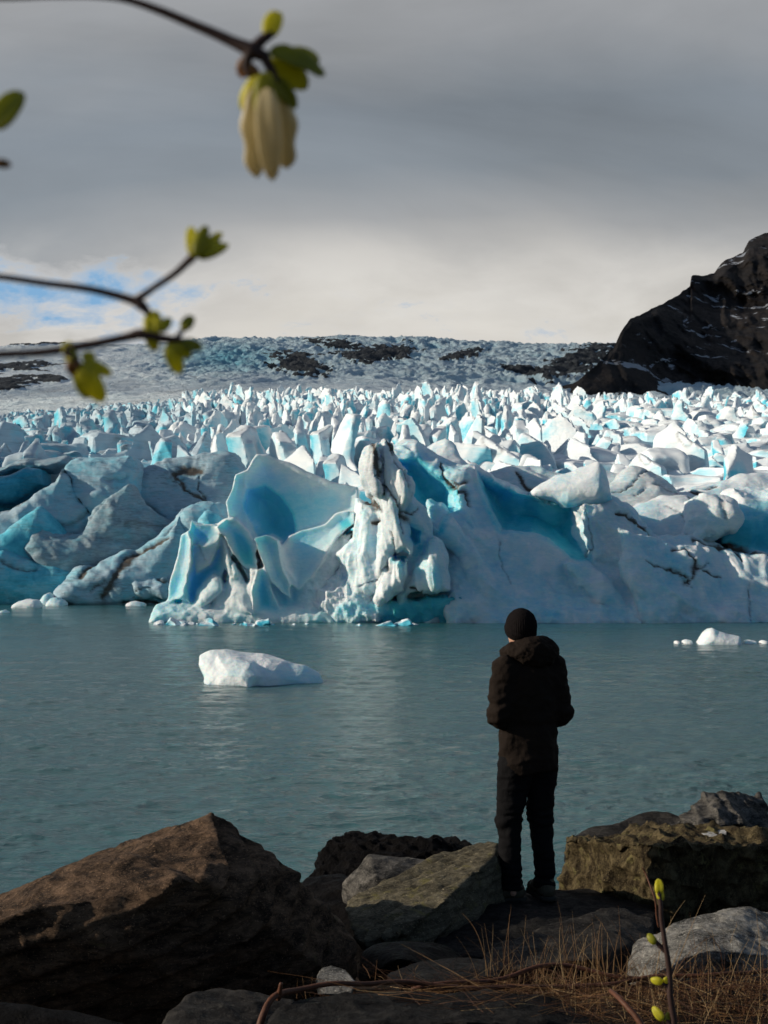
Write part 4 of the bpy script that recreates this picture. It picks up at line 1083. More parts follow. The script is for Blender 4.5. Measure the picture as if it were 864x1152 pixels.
rock('boulder', 'jagged spiky grey boulder on top of the squared one, far right', [
    (754, 934, 9.7), (768, 915, 9.75), (790, 891, 9.9), (803, 887, 9.9), (822, 925, 9.45), (800, 934, 9.4), (812, 890, 10.0), (856, 892, 10.1), (868, 914, 10.0), (872, 936, 9.8), (770, 940, 10.3), (860, 936, 10.5), (826, 900, 9.8)], SHARD, .011, 9., .05, .022, ((.8, -.2, .55), 9, .03), k=.004)
rock('boulder', 'pale mottled grey and white boulder half sunk in dry grass, lower right', [
    (702, 1076, 5.2), (714, 1056, 5.35), (762, 1032, 5.5), (830, 1019, 5.7), (880, 1022, 5.8), (930, 1035, 5.8), (930, 1075, 5.4), (864, 1070, 5.05), (790, 1066, 4.95), (730, 1098, 4.9), (705, 1110, 5.1), (920, 1120, 5.2), (800, 1130, 5.0), (880, 1060, 6.3), (740, 1090, 6.0)], PALE, .0095, 10., .028, .012, k=.02)
rock('boulder', 'grey rounded boulder cut off by the bottom edge, in front of the peaked one', [
    (176, 1160, 4.2), (192, 1136, 4.4), (216, 1114, 4.6), (234, 1107, 4.7), (296, 1112, 4.7), (335, 1124, 4.6), (340, 1175, 4.3), (180, 1210, 4.2), (340, 1210, 4.3), (250, 1130, 5.2), (330, 1150, 5.1), (200, 1150, 5.0)], GREY, .0085, 11., .025, .010, k=.015)
rock('stone', 'fist sized pale grey stone on the soil beside the long reddish stem', [
    (353, 1101, 4.85), (360, 1088, 4.95), (372, 1084, 5.0), (390, 1089, 4.95), (402, 1106, 4.85), (396, 1120, 4.8), (356, 1120, 4.8), (380, 1100, 5.15)], PALE, .005, 12., .008, .004, k=.004)
rock('boulder', 'long dark layered boulder along the bottom edge under the reddish stem', [
    (298, 1150, 4.1), (330, 1124, 4.3), (410, 1113, 4.45), (520, 1111, 4.5), (630, 1122, 4.45), (672, 1150, 4.2), (680, 1210, 4.1), (300, 1210, 4.0), (400, 1150, 4.0), (560, 1150, 4.05), (350, 1150, 5.0), (640, 1150, 5.0)], DARKG, .0095, 13., .020, .012, ((.1, -.5, .85), 14, .010), .015)
rock('boulder', 'smooth dark boulder in the gap below the tilted slab', [
    (404, 1068, 6.5), (430, 1056, 6.7), (490, 1058, 6.7), (520, 1072, 6.6), (530, 1100, 6.3), (400, 1110, 6.2), (450, 1075, 6.1), (460, 1080, 7.2), (520, 1090, 7.0)], BLACK, .011, 14., .012, .005, k=.03)
rock('boulder', 'low blue grey stone slab rimmed with dry grass, below the tilted slab', [
    (432, 1094, 5.2), (470, 1080, 5.4), (520, 1075, 5.5), (556, 1080, 5.5), (566, 1096, 5.2), (520, 1102, 5.0), (450, 1104, 5.0), (440, 1140, 5.1), (560, 1140, 5.1), (500, 1095, 5.9)], DARKG, .008, 15., .012, .006, k=.01)
rock('boulder', 'black boulder wedged between the peaked boulder and the lagoon', [
    (326, 1002, 9.4), (345, 985, 9.6), (380, 980, 9.6), (420, 995, 9.2), (430, 1030, 8.8), (330, 1060, 8.9), (350, 1000, 10.4), (410, 1000, 10.2), (400, 1120, 8.7), (450, 1110, 8.5), (440, 1030, 8.9)], BLACK, .018, 16., .03, .012, k=.02, ground=True)
rock('boulder', 'black low boulder in the bottom left corner', [
    (-60, 1128, 4.5), (30, 1128, 4.6), (110, 1140, 4.6), (190, 1165, 4.5), (190, 1220, 4.3), (-80, 1220, 4.2), (-70, 1150, 5.2), (120, 1160, 5.2)], BLACK, .012, 17., .015, .008, k=.02)
rock('stone', 'flat white stone lying on the squared boulder', [
    (787, 938, 9.0), (795, 934, 9.1), (816, 932, 9.1), (819, 937, 9.0), (800, 942, 8.95), (816, 941, 8.95), (800, 936, 9.3)], rock_mat('white_quartz', (.42, .42, .41), (.55, .55, .53)), .006, 18., .004, .002, k=.004)
# ------------------------------------------------------------------ the person
def cone_sd(P, a, b, ra, rb):
    a = np.array(a, np.float32); b = np.array(b, np.float32)
    X, Y, Z = P
    d = b - a; L = float((d * d).sum()) + 1e-9
    t = np.clip(((X - a[0]) * d[0] + (Y - a[1]) * d[1] + (Z - a[2]) * d[2]) / L, 0, 1)
    return np.sqrt((X - a[0] - d[0] * t) ** 2 + (Y - a[1] - d[1] * t) ** 2 + (Z - a[2] - d[2] * t) ** 2) - (ra + (rb - ra) * t)


def ell_sd(P, c, r):
    X, Y, Z = P
    q = np.sqrt(((X - c[0]) / r[0]) ** 2 + ((Y - c[1]) / r[1]) ** 2 + ((Z - c[2]) / r[2]) ** 2)
    return (q - 1) * min(r)


def grid3(lo, hi, vox):
    n = [int((hi[i] - lo[i]) / vox) + 2 for i in range(3)]
    g = [np.float32(lo[i] + np.arange(n[i]) * vox) for i in range(3)]
    return (g[0][:, None, None], g[1][None, :, None], g[2][None, None, :])


def chain(P, pts, k=.02):
    f = None
    for (a, ra), (b, rb) in zip(pts[:-1], pts[1:]):
        q = cone_sd(P, a, b, ra, rb)
        f = q if f is None else smin(f, q, k)
    return f


person = bpy.data.objects.new('person', None); COL.objects.link(person)
tag(person, 'person in a dark parka and beanie standing on a boulder, facing the ice', 'person')
PD = 8.3
ARM = {-1: [((-.185, -.01, 1.455), .062), ((-.228, -.035, 1.17), .050), ((-.095, .205, 1.20), .036)], 1: [((.185, -.01, 1.455), .062), ((.222, -.035, 1.165), .050), ((.105, .205, 1.20), .036)]}
LEG = {-1: [((-.090, .0, .86), .095), ((-.118, .035, .49), .060), ((-.128, -.01, .10), .043)], 1: [((.090, .0, .86), .095), ((.098, .01, .49), .060), ((.098, -.04, .10), .043)]}
HD = (-.02, .055, 1.685)     # head bowed forward a little


def body_part():
    vox = .0075
    P = grid3((-.36, -.24, .0), (.36, .36, 1.85), vox)
    f = ell_sd(P, (HD[0], HD[1] + .0, HD[2] + .02), (.078, .095, .105))
    f = smin(f, ell_sd(P, (HD[0], HD[1] + .03, HD[2] - .05), (.058, .070, .070)), .03)
    for s in (-1, 1):
        f = smin(f, ell_sd(P, (HD[0] + s * .079, HD[1] - .005, HD[2] - .005), (.010, .020, .030)), .008)      # ears
        f = smax(f, -ell_sd(P, (HD[0] + s * .032, HD[1] + .098, HD[2] - .0), (.018, .012, .011)), .01)         # eye sockets
        f = smin(f, ell_sd(P, (HD[0] + s * .031, HD[1] + .081, HD[2] - .0), (.012, .012, .010)), .003)
    f = smin(f, cone_sd(P, (HD[0], HD[1] + .092, HD[2] + .005), (HD[0], HD[1] + .112, HD[2] - .030), .009, .014), .012)  # nose
    f = smin(f, ell_sd(P, (HD[0], HD[1] + .093, HD[2] - .062), (.022, .010, .007)), .006)                     # mouth
    f = smin(f, cone_sd(P, (HD[0], HD[1] - .01, HD[2] - .06), (0, -.01, 1.46), .055, .062), .03)
    f = smin(f, ell_sd(P, (0, -.01, 1.33), (.18, .105, .19)), .05)
    f = smin(f, ell_sd(P, (0, -.0, 1.05), (.145, .10, .20)), .06)
    f = smin(f, ell_sd(P, (0, -.01, .90), (.165, .11, .12)), .05)
    for s in (-1, 1):
        f = smin(f, chain(P, ARM[s], .03), .04)
        f = smin(f, chain(P, LEG[s], .03), .03)
        w = np.array(ARM[s][2][0]); h = w + np.array((-s * .035, .055, .02))
        f = smin(f, cone_sd(P, w, h, .028, .030), .015)
        for q, (L_, oz) in enumerate([(.070, .030), (.078, .010), (.072, -.010), (.058, -.028)]):          # four fingers curled in
            a = h + np.array((-s * .005, .010, oz)); b = a + np.array((-s * .022, L_ * .42, 0)); c = b + np.array((-s * .030, L_ * .05, -.004)); e = c + np.array((-s * .006, -.022, -.002))
            f = smin(f, chain(P, [(a, .0105), (b, .0098), (c, .009), (e, .008)], .004), .005)
        a = h + np.array((-s * .012, -.02, .028)); b = a + np.array((-s * .024, .018, .018)); c = b + np.array((-s * .012, .024, .004))
        f = smin(f, chain(P, [(a, .013), (b, .011), (c, .009)], .004), .006)
        ft = LEG[s][2][0]
        f = smin(f, chain(P, [((ft[0], ft[1] - .03, .06), .035), ((ft[0], ft[1] + .13, .045), .03)], .02), .02)
    return iso(f, (-.36, -.24, .0), vox)


def cloth_mat(name, c1, c2, rough=.85, sc=90, bd=.004, sheen=.0):
    m, t = mat_new(name)
    P = obj_coord(t)
    a = t.noise(P, 5, 5, .6); b = t.noise(P, sc, 4, .7); c = t.noise(t.mapping(P, (1, 1, .5)), 14, 4, .6, .4)
    t.principled(t.mix(a, c1, c2), rough, t.bump(t.math('ADD', t.math('MULTIPLY', b, .25), t.math('MULTIPLY', c, .9)), .8, bd * 3), **{'Specular IOR Level': .06})
    return m


m, t = mat_new('skin'); P_ = obj_coord(t)
t.principled(t.mix(t.noise(P_, 30, 4), (.40, .22, .15), (.50, .29, .20)), .5, None, **{'Subsurface Weight': .1, 'Subsurface Scale': .01})
V, Q = body_part(); link('body', np_mesh('body', V, Q), m, person)
JK = cloth_mat('brown_parka', (.008, .0062, .0055), (.020, .0145, .0115))
TR = cloth_mat('black_trousers', (.004, .004, .005), (.009, .009, .010))
KN = cloth_mat('knit_beanie', (.006, .005, .006), (.012, .010, .010), .95, 160)
BT = cloth_mat('worn_leather', (.035, .031, .022), (.10, .088, .062), .6, 60)
RB = cloth_mat('rubber', (.02, .02, .018), (.05, .048, .042), .7, 60)

# parka
vox = .009
lo = (-.42, -.28, .70); P = grid3(lo, (.42, .38, 1.66), vox)
X, Y, Z = P
zc = [.78, .84, .95, 1.08, 1.2, 1.32, 1.42, 1.48, 1.53, 1.58]
ax_ = np.interp(Z, zc, [.190, .193, .192, .186, .190, .200, .196, .165, .115, .07]).astype(np.float32)
by_ = np.interp(Z, zc, [.150, .152, .148, .140, .142, .146, .140, .120, .095, .07]).astype(np.float32)
tor = (np.sqrt((X / ax_) ** 2 + ((Y + .005) / by_) ** 2) - 1) * by_
hem = .795 + .02 * np.sin(X * 9 + 1) + .02 * X
tor = smax(tor, hem - Z, .012)
tor = smax(tor, -(smax((np.sqrt((X / .172) ** 2 + (Y / .132) ** 2) - 1) * .132, Z - .84, .01)), .008)     # open below the hem
f = smax(tor, Z - 1.57, .03)
for s in (-1, 1):
    a, b, c = ARM[s]
    f = smin(f, chain(P, [(np.array(a[0]) + (s * -.02, 0, .0), .088), (b[0], .072), (c[0], .052)], .03), .045)
V, Q = iso(f, lo, vox); N = vnormals(V, Q); x, y, z = V.T
d = .020 * (ridged(x * .9, y * .9, z * 1.5, 5.5, 3, seed=4.) - .45) + .010 * fbm(x, y, z, 13, 3, seed=9.)
d += .010 * np.exp(-((z - 1.10) / .02) ** 2) * -1.0 * (np.abs(x) < .19)
arm = np.abs(x) > .2
d += arm * .004 * np.sin(z * 95 + 6 * fbm(x, y, z, 4, 2)) * sstep(1.40, 1.2, z)
V = V + N * d[:, None]
jk = link('parka', np_mesh('parka', V, Q), JK, person)
# hood bunched at the back of the neck
vox = .007; lo = (-.24, -.26, 1.40); P = grid3(lo, (.24, .20, 1.76), vox); X, Y, Z = P
f = None
for k_ in range(14):          # a thick roll running round the back and sides of the neck
    a0 = math.pi * (1.0 + (k_ - 1.2) / 13.0 * 1.2) - .15; a1 = math.pi * (1.0 + (k_ - .2) / 13.0 * 1.2) - .15
    def pt(a): return (.122 * math.cos(a) + .005, .02 + .115 * math.sin(a), 1.545 + .035 * max(0, -math.sin(a)))
    r0 = .048 + .022 * max(0, -math.sin(a0))
    q = cone_sd(P, pt(a0), pt(a1), r0, .048 + .022 * max(0, -math.sin(a1)))
    f = q if f is None else smin(f, q, .02)
f = smin(f, ell_sd(P, (.015, -.095, 1.545), (.135, .085, .085)), .04)
V, Q = iso(f, lo, vox); N = vnormals(V, Q); x, y, z = V.T
V = V + N * (.018 * (ridged(x, y, z * 1.6, 8, 3, seed=24.) - .45) + .005 * fbm(x, y, z, 26, 3))[:, None]
link('hood', np_mesh('hood', V, Q), JK, jk)
# trousers
vox = .009; lo = (-.30, -.22, .04); P = grid3(lo, (.30, .22, .98), vox); X, Y, Z = P
f = ell_sd(P, (0, -.01, .90), (.178, .132, .13))
for s in (-1, 1):
    h_, k_, an = LEG[s]
    f = smin(f, chain(P, [((h_[0][0], h_[0][1], h_[0][2] - .02), .112), (k_[0], .076), ((an[0][0], an[0][1], .17), .060), ((an[0][0], an[0][1] + .0, .085), .073)], .03), .02)
f = smax(f, .075 - Z, .01)
V, Q = iso(f, lo, vox); N = vnormals(V, Q); x, y, z = V.T
fold = np.exp(-((z - .16) / .10) ** 2) + np.exp(-((z - .50) / .08) ** 2)
d = .010 * fbm(x, y, z, 9, 3, seed=5.) + .014 * (ridged(x, y, z * 2.2, 5.5, 3, seed=6.) - .45) + fold * .004 * np.sin(z * 120 + 7 * fbm(x, y, z, 5, 2, seed=2.))
V = V + N * d[:, None]
link('trousers', np_mesh('trousers', V, Q), TR, person)
# beanie
vox = .006; lo = (-.16, -.10, 1.62); P = grid3(lo, (.12, .20, 1.86), vox); X, Y, Z = P
c_ = (HD[0], HD[1] - .004, HD[2] + .030)
sh = ell_sd(P, c_, (.096, .112, .116))
lowb = HD[2] - .048 + (Y - HD[1]) * .40
f = smax(sh, lowb - Z, .01)
cuff = smax(ell_sd(P, c_, (.102, .118, .124)), smax(lowb - Z, Z - (lowb + .062), .008), .008)
f = smin(f, cuff, .006)
V, Q = iso(f, lo, vox); N = vnormals(V, Q)
an_ = np.arctan2(V[:, 1] - c_[1], V[:, 0] - c_[0])
V = V + N * (.0022 * np.sin(an_ * 46))[:, None]
link('beanie', np_mesh('beanie', V, Q), KN, person)
# boots
for s, yaw in ((-1, 1.15), (1, -.1)):
    ft = LEG[s][2][0]
    vox = .006; lo = (-.09, -.13, -.012); P = grid3(lo, (.09, .25, .26), vox); X, Y, Z = P
    f = chain(P, [((0, -.035, .06), .052), ((0, .09, .052), .048), ((0, .17, .038), .042)], .03)
    f = smin(f, cone_sd(P, (0, -.02, .06), (0, -.015, .20), .050, .047), .03)
    f = smax(f, .020 - Z, .01); f = smax(f, Z - .205, .01)
    f = smax(f, -cone_sd(P, (0, -.015, .16), (0, -.015, .25), .037, .04), .006)
    V, Q = iso(f, lo, vox); N = vnormals(V, Q)
    V = V + N * (.0035 * fbm(V[:, 0], V[:, 1], V[:, 2], 22, 3))[:, None]
    bo = link('boot', np_mesh('boot', V, Q), BT, person); bo.location = (ft[0], ft[1], 0); bo.rotation_euler = (0, 0, yaw)
    f = chain(P, [((0, -.045, .012), .055), ((0, .06, .012), .046), ((0, .165, .012), .050)], .03)
    f = smax(f, smax(-.004 - Z, Z - .026, .004), .004)
    V, Q = iso(f, lo, vox)
    link('sole', np_mesh('sole', V, Q), RB, bo)
    f = None
    for q_ in range(5):
        c = cone_sd(P, (-.026, .035 + .018 * q_, .115 - .011 * q_), (.026, .045 + .018 * q_, .115 - .011 * q_), .0042, .0042)
        f = c if f is None else np.minimum(f, c)
    V, Q = iso(f, lo, vox)
    link('laces', np_mesh('laces', V, Q), KN, bo)
fx = (594 - CX) / F * PD
sv = np.array([v.co for v in standing.data.vertices])
near_ = sv[(np.abs(sv[:, 0] - fx) < .17) & (np.abs(sv[:, 1] - PD) < .16)]
FEET = 2.455
top_z = float(np.percentile(near_[:, 2], 90))
standing.location.z = FEET - top_z
person.location = (fx, PD, FEET - .004)
person.scale = (.985, .985, .985)
person.rotation_euler = (0, 0, math.radians(24))
print('person z', person.location.z, 'want', at(0, 1008, PD)[2], near_[:, 2].min(), near_[:, 2].max())
# ------------------------------------------------------------------ twigs, buds, dry grass
def tube(pts, rads, seg=8, wig=0.0, sub=6, cap=True, seed=0.):
    pts = np.array(pts, float); rads = np.array(rads, float)
    n = len(pts); tt = np.linspace(0, n - 1, (n - 1) * sub + 1)
    def cr(a):
        out = []
        for q in tt:
            i = min(int(q), n - 2); u = q - i
            p0, p1, p2, p3 = a[max(i - 1, 0)], a[i], a[i + 1], a[min(i + 2, n - 1)]
            out.append(.5 * ((2 * p1) + (-p0 + p2) * u + (2 * p0 - 5 * p1 + 4 * p2 - p3) * u * u + (-p0 + 3 * p1 - 3 * p2 + p3) * u ** 3))
        return np.array(out)
    C = cr(pts); Rr = np.interp(tt, range(n), rads)
    if wig:
        for k in range(3): C[:, k] += wig * perlin(C[:, 0] * 9 / (wig * 60 + .3), C[:, 1] * 9 / (wig * 60 + .3), C[:, 2] * 9 / (wig * 60 + .3) + k * 31.3 + seed)
    T = np.gradient(C, axis=0); T /= np.linalg.norm(T, axis=1)[:, None] + 1e-12
    up = np.array([0.31, 0.86, 0.4]); A_ = np.cross(T, up); A_ /= np.linalg.norm(A_, axis=1)[:, None] + 1e-12
    B_ = np.cross(T, A_)
    an = np.linspace(0, 2 * math.pi, seg, endpoint=False)
    V = (C[:, None] + Rr[:, None, None] * (np.cos(an)[None, :, None] * A_[:, None] + np.sin(an)[None, :, None] * B_[:, None])).reshape(-1, 3)
    m_ = len(C); i0 = np.arange(m_ - 1)[:, None] * seg + np.arange(seg)[None]; i1 = np.arange(m_ - 1)[:, None] * seg + (np.arange(seg)[None] + 1) % seg
    Q_ = np.stack([i0, i1, i1 + seg, i0 + seg], -1).reshape(-1, 4)
    if cap:
        V = np.concatenate([V, C[[0]] - T[[0]] * Rr[0] * .5, C[[-1]] + T[[-1]] * Rr[-1] * .7]); k0 = len(V) - 2; k1 = len(V) - 1
        j = np.arange(seg); jn = (j + 1) % seg
        t0 = np.stack([jn, j, np.full(seg, k0)], -1); t1 = np.stack([(m_ - 1) * seg + j, (m_ - 1) * seg + jn, np.full(seg, k1)], -1)
        return V, [Q_, np.concatenate([t0, t1])]
    return V, [Q_]


def leaf_mesh(c, d, L, Wd, thick=.4, bend=.25, fold=.25, side=(0, -1, 0), lobes=0, seed=0.):
    """a fleshy young leaf or bud scale: base c, direction d, length L, width Wd"""
    d = np.array(d, float); d /= np.linalg.norm(d)
    s = np.array(side, float); s -= d * (s @ d); s /= np.linalg.norm(s)
    w = np.cross(d, s)
    n, m_ = 22, 20
    u = np.linspace(0, 1, n)[:, None]; a = np.linspace(0, 2 * math.pi, m_, endpoint=False)[None]
    prof = np.sin(np.pi * np.clip(u, 0, 1) ** .80) ** .75 * (1 - .15 * u) + .02
    prof = prof * .45 + .55 * np.sqrt(np.clip(1 - np.abs(2 * u ** .85 - 1) ** 3.2, 0, 1)) * (1 - .25 * (1 - u)) + .0
    if lobes: prof = prof * (1 + .22 * np.sin(u * 15 + seed * 3 + np.cos(a) * 2) * u)
    wv = np.cos(a) * prof * Wd / 2
    tv = np.sin(a) * prof * Wd / 2 * thick + fold * np.abs(wv) - bend * L * u ** 2
    tv = tv + .05 * Wd * np.sin(a * 3 + seed) * prof
    P = np.array(c)[None, None] + (u * L)[..., None] * d + wv[..., None] * w + tv[..., None] * s
    V = P.reshape(-1, 3)
    i0 = np.arange(n - 1)[:, None] * m_ + np.arange(m_)[None]; i1 = np.arange(n - 1)[:, None] * m_ + (np.arange(m_)[None] + 1) % m_
    return V, np.stack([i0, i1, i1 + m_, i0 + m_], -1).reshape(-1, 4)


m, t = mat_new('twig_bark'); P = obj_coord(t)
n1 = t.noise(t.mapping(P, (1, 1, 1)), 220, 5, .6)
t.principled(t.mix(n1, (.022, .012, .012), (.060, .032, .026)), .6, t.bump(n1, .6, .001), **{'Specular IOR Level': .3}); BARK = m
def leaf_mat(name, c1, c2, tr=.45):
    m, t = mat_new(name); P = obj_coord(t)
    n1 = t.noise(P, 90, 4, .6)
    col = t.mix(n1, c1, c2)
    pr = t.n('ShaderNodeBsdfPrincipled'); t.t.links.new(col, pr.inputs['Base Color']); pr.inputs['Roughness'].default_value = .45
    tl = t.n('ShaderNodeBsdfTranslucent'); t.t.links.new(col, tl.inputs['Color'])
    mx = t.n('ShaderNodeMixShader'); mx.inputs[0].default_value = tr
    t.t.links.new(pr.outputs[0], mx.inputs[1]); t.t.links.new(tl.outputs[0], mx.inputs[2]); t.out(mx.outputs[0])
    return m
YG = leaf_mat('young_leaf', (.60, .58, .03), (.82, .76, .09), .6)
DG = leaf_mat('green_leaf', (.27, .28, .02), (.48, .48, .05), .55)
CR = leaf_mat('cream_petal', (.66, .55, .30), (.80, .72, .48), .4)
RS = leaf_mat('rusty_scale', (.22, .09, .02), (.34, .16, .04), .3)


def wpt(px, py, d): return at(px, py, d)


def branch(label, d, stems, leaves, name='budding_branch', ref=(0, 0), bark=None):
    root = bpy.data.objects.new(name, None); COL.objects.link(root)
    o0 = at(*stems[0][0][0], d); root.location = o0
    tag(root, label, 'branch')
    for i, (pts, rad) in enumerate(stems):
        W_ = [at(p[0], p[1], d + (p[2] if len(p) > 2 else 0)) - o0 for p in pts]
        V, Fq = tube(W_, np.array(rad) * (1.22 if d < 2 else 1) / F * d, 10, wig=.0012 * d, seed=i * 3.)
        link('stem', np_mesh('stem', V, Fq), bark or BARK, root)
    for (nm, mt, cx, cy, ang, L, Wd, kw) in leaves:
        a = math.radians(ang); dz = kw.pop('dz', 0.0)
        V, Q_ = leaf_mesh(at(cx, cy, d + dz) - o0, (math.cos(a), kw.pop('dy', .15), math.sin(a)), L / F * d, Wd / F * d, **kw)
        link(nm, np_mesh(nm, V, Q_), mt, root)
    return root


def K(**k): return dict(k)
DB = .88
branch('topmost blurred branch ending in a drooping cream leaf cluster, upper left', DB,
       [([(-60, -6), (0, -2), (60, -4), (130, -3), (180, 12), (226, 32), (262, 48), (284, 58), (300, 66)], [2.2, 2.4, 2.6, 3.2, 4.0, 4.6, 5.5, 7.5, 5]),
        ([(284, 56), (296, 44), (306, 38)], [6, 5, 3.5]), ([(296, 62), (306, 80), (312, 92)], [6, 4.5, 2.5]), ([(282, 58), (276, 72), (280, 84)], [6, 5, 3])],
       [('leaf', YG, 302, 43, 76, 40, 25, K(thick=.6, seed=1.)), ('leaf', DG, 302, 58, -8, 68, 36, K(thick=.3, seed=2., lobes=1, side=(0.1, -1, .6))), ('leaf', DG, 318, 64, 4, 44, 26, K(thick=.3, seed=22., dz=.008)), ('leaf', DG, 304, 66, -32, 52, 34, K(thick=.3, seed=3., dz=.01)),
        ('leaf', YG, 296, 86, -128, 44, 26, K(thick=.4, seed=4.)), ('leaf', DG, 298, 80, -88, 74, 32, K(thick=.4, seed=5., dz=-.006)),
        ('petal', CR, 290, 96, -93, 98, 38, K(thick=.45, lobes=1, seed=6.)), ('petal', CR, 308, 92, -82, 94, 42, K(thick=.35, lobes=1, seed=7., dz=.012)), ('petal', CR, 300, 98, -88, 98, 32, K(thick=.5, seed=8., dz=-.014)),
        ('scale', RS, 280, 66, -120, 22, 20, K(thick=.7)), ('scale', RS, 276, 74, -40, 22, 18, K(thick=.7, seed=3.)), ('leaf', DG, 308, 88, -50, 40, 22, K(thick=.4, seed=12., dz=.006))])
branch('middle blurred branch forking up to a single green bud cluster', DB,
       [([(-60, 306), (0, 312), (60, 320), (118, 329), (148, 337), (160, 344), (167, 352)], [3, 3.2, 3.4, 3.8, 4.4, 5.2, 3]), ([(152, 339), (172, 325), (196, 308), (212, 293), (220, 286)], [4, 3.0, 3.2, 3.8, 3.2])],
       [('bud', YG, 218, 290, 98, 42, 16, K(thick=.7)), ('bud', DG, 220, 290, 76, 44, 18, K(thick=.6, seed=2., dz=-.004)), ('bud', YG, 222, 290, 52, 44, 15, K(thick=.6, seed=3.)), ('bud', YG, 222, 290, 22, 38, 15, K(thick=.6, seed=4., bend=-.2)),
        ('bud', DG, 222, 289, 38, 34, 16, K(thick=.6, seed=5., dz=.006)), ('scale', RS, 212, 296, 60, 12, 11, K(thick=.8))])
branch('lowest blurred branch carrying three clusters of yellow buds', DB,
       [([(-60, 402), (0, 399), (50, 397), (100, 388), (140, 380), (158, 376), (180, 381), (206, 384)], [3.4, 3.6, 3.8, 4.0, 4.2, 5.4, 4.6, 3.2]), ([(196, 382), (203, 374), (208, 368)], [2.6, 2.4, 2.2]), ([(74, 394), (84, 404), (90, 412)], [4, 4, 3])],
       [('bud', YG, 172, 379, 92, 34, 24, K(thick=.7)), ('bud', YG, 168, 376, -70, 20, 16, K(thick=.7, seed=2.)), ('bud', YG, 180, 374, 60, 22, 15, K(thick=.7, seed=3.)), ('bud', DG, 206, 372, 62, 22, 16, K(thick=.7, seed=4.)),
        ('leaf', YG, 190, 386, -72, 36, 22, K(thick=.5, seed=5.)), ('leaf', YG, 196, 386, -40, 24, 18, K(thick=.5, seed=15.)), ('leaf', DG, 202, 386, -8, 27, 16, K(thick=.6, seed=6.)), ('bud', YG, 78, 400, 100, 18, 18, K(thick=.8, seed=7.)), ('bud', YG, 88, 406, 150, 20, 18, K(thick=.8, seed=8.)),
        ('scale', RS, 84, 404, -100, 20, 18, K(thick=.8)), ('leaf', YG, 90, 408, -62, 50, 28, K(thick=.45, seed=9.)), ('leaf', YG, 94, 406, -25, 34, 16, K(thick=.5, seed=10.)), ('leaf', YG, 92, 404, 20, 16, 14, K(thick=.5, seed=11.)), ('leaf', DG, 88, 408, -80, 42, 22, K(thick=.4, seed=19., dz=.008))])
branch('blurred leaf tip poking in at the left picture edge, above a tiny bud', .8,
       [([(-60, 190), (-40, 170), (-20, 150), (-8, 140)], [3, 3, 3, 2.4]), ([(-50, 188), (-20, 186), (-4, 184)], [3, 2.6, 2.2])],
       [('leaf', DG, -6, 146, 64, 60, 32, K(thick=.5)), ('bud', RS, -6, 184, 2, 18, 12, K(thick=.8))])
branch('upright reddish twig with four yellow buds, lower right foreground', 3.3,
       [([(762, 1215), (758, 1160), (754, 1110), (750, 1070), (744, 1030), (741, 1002)], [4.2, 3.9, 3.5, 3.1, 2.7, 2.4]), ([(750, 1072), (742, 1064), (736, 1058)], [3, 2.6, 2.2]), ([(755, 1118), (750, 1110), (744, 1106)], [3, 2.4, 2]), ([(758, 1160), (752, 1150), (744, 1144)], [3, 2.4, 2])],
       [('bud', YG, 741, 1006, 86, 17, 11, K(thick=.8)), ('bud', YG, 744, 1014, 100, 17, 10, K(thick=.8, seed=2.)), ('bud', DG, 738, 1062, 130, 14, 10, K(thick=.7, seed=3.)), ('bud', YG, 746, 1104, 178, 14, 10, K(thick=.8, seed=4.)),
        ('bud', YG, 746, 1104, 20, 9, 8, K(thick=.8, seed=6.)), ('bud', YG, 746, 1148, 128, 18, 11, K(thick=.7, seed=5.)), ('bud', DG, 748, 1150, 60, 12, 8, K(thick=.7, seed=8.))], name='budding_twig')

m, t = mat_new('red_bark'); P = obj_coord(t)
n1 = t.noise(t.mapping(P, (1, 1, 1)), 60, 6, .65)
t.principled(t.mix(n1, (.025, .010, .006), (.15, .055, .026)), .6, t.bump(n1, .7, .004), **{'Specular IOR Level': .3}); RED = m


def stick(label, pts, rad, name='stem', wig=.02, cat='stem'):
    W_ = [at(*p) for p in pts]
    V, Fq = tube(W_, np.array(rad) / F * pts[0][2], 9, wig=wig)
    o = link(name, np_mesh(name, V, Fq), RED); tag(o, label, cat); return o
stick('long reddish woody stem lying across the grass along the bottom', [(292, 1175, 4.2), (298, 1148, 4.25), (312, 1124, 4.32), (350, 1111, 4.4), (430, 1107, 4.5), (540, 1110, 4.6), (650, 1108, 4.7), (720, 1098, 4.75), (800, 1092, 4.8), (900, 1090, 4.9)],
      [4.6, 4.2, 3.8, 3.2, 3.0, 3.0, 2.8, 2.8, 2.6, 2.4], 'woody_stem', .03)
stick('short rusty stick end rising from the long stem', [(313, 1124, 4.32), (314, 1116, 4.31), (316, 1106, 4.30)], [3, 3, 2], 'broken_twig', .004, 'twig')
stick('orange brown stick leaning diagonally at the bottom, left of the budding twig', [(688, 1114, 4.1), (704, 1130, 4.0), (722, 1154, 3.95), (745, 1190, 3.9)], [2.6, 3.2, 3.6, 4], 'broken_twig', .006, 'twig')
stick('second thin stem crossing the grass under the pale boulder', [(470, 1118, 4.7), (560, 1100, 4.8), (640, 1092, 4.9), (740, 1104, 4.9), (880, 1118, 4.9)], [2.6, 2.6, 2.6, 2.6, 2.4], 'woody_stem', .04)
stick('thin pale twig standing behind the budding twig', [(741, 1042, 4.9), (736, 1010, 4.9), (728, 985, 4.95), (724, 976, 4.95)], [1.2, 1.1, 1.0, .7], 'thin_twig', .01, 'twig')

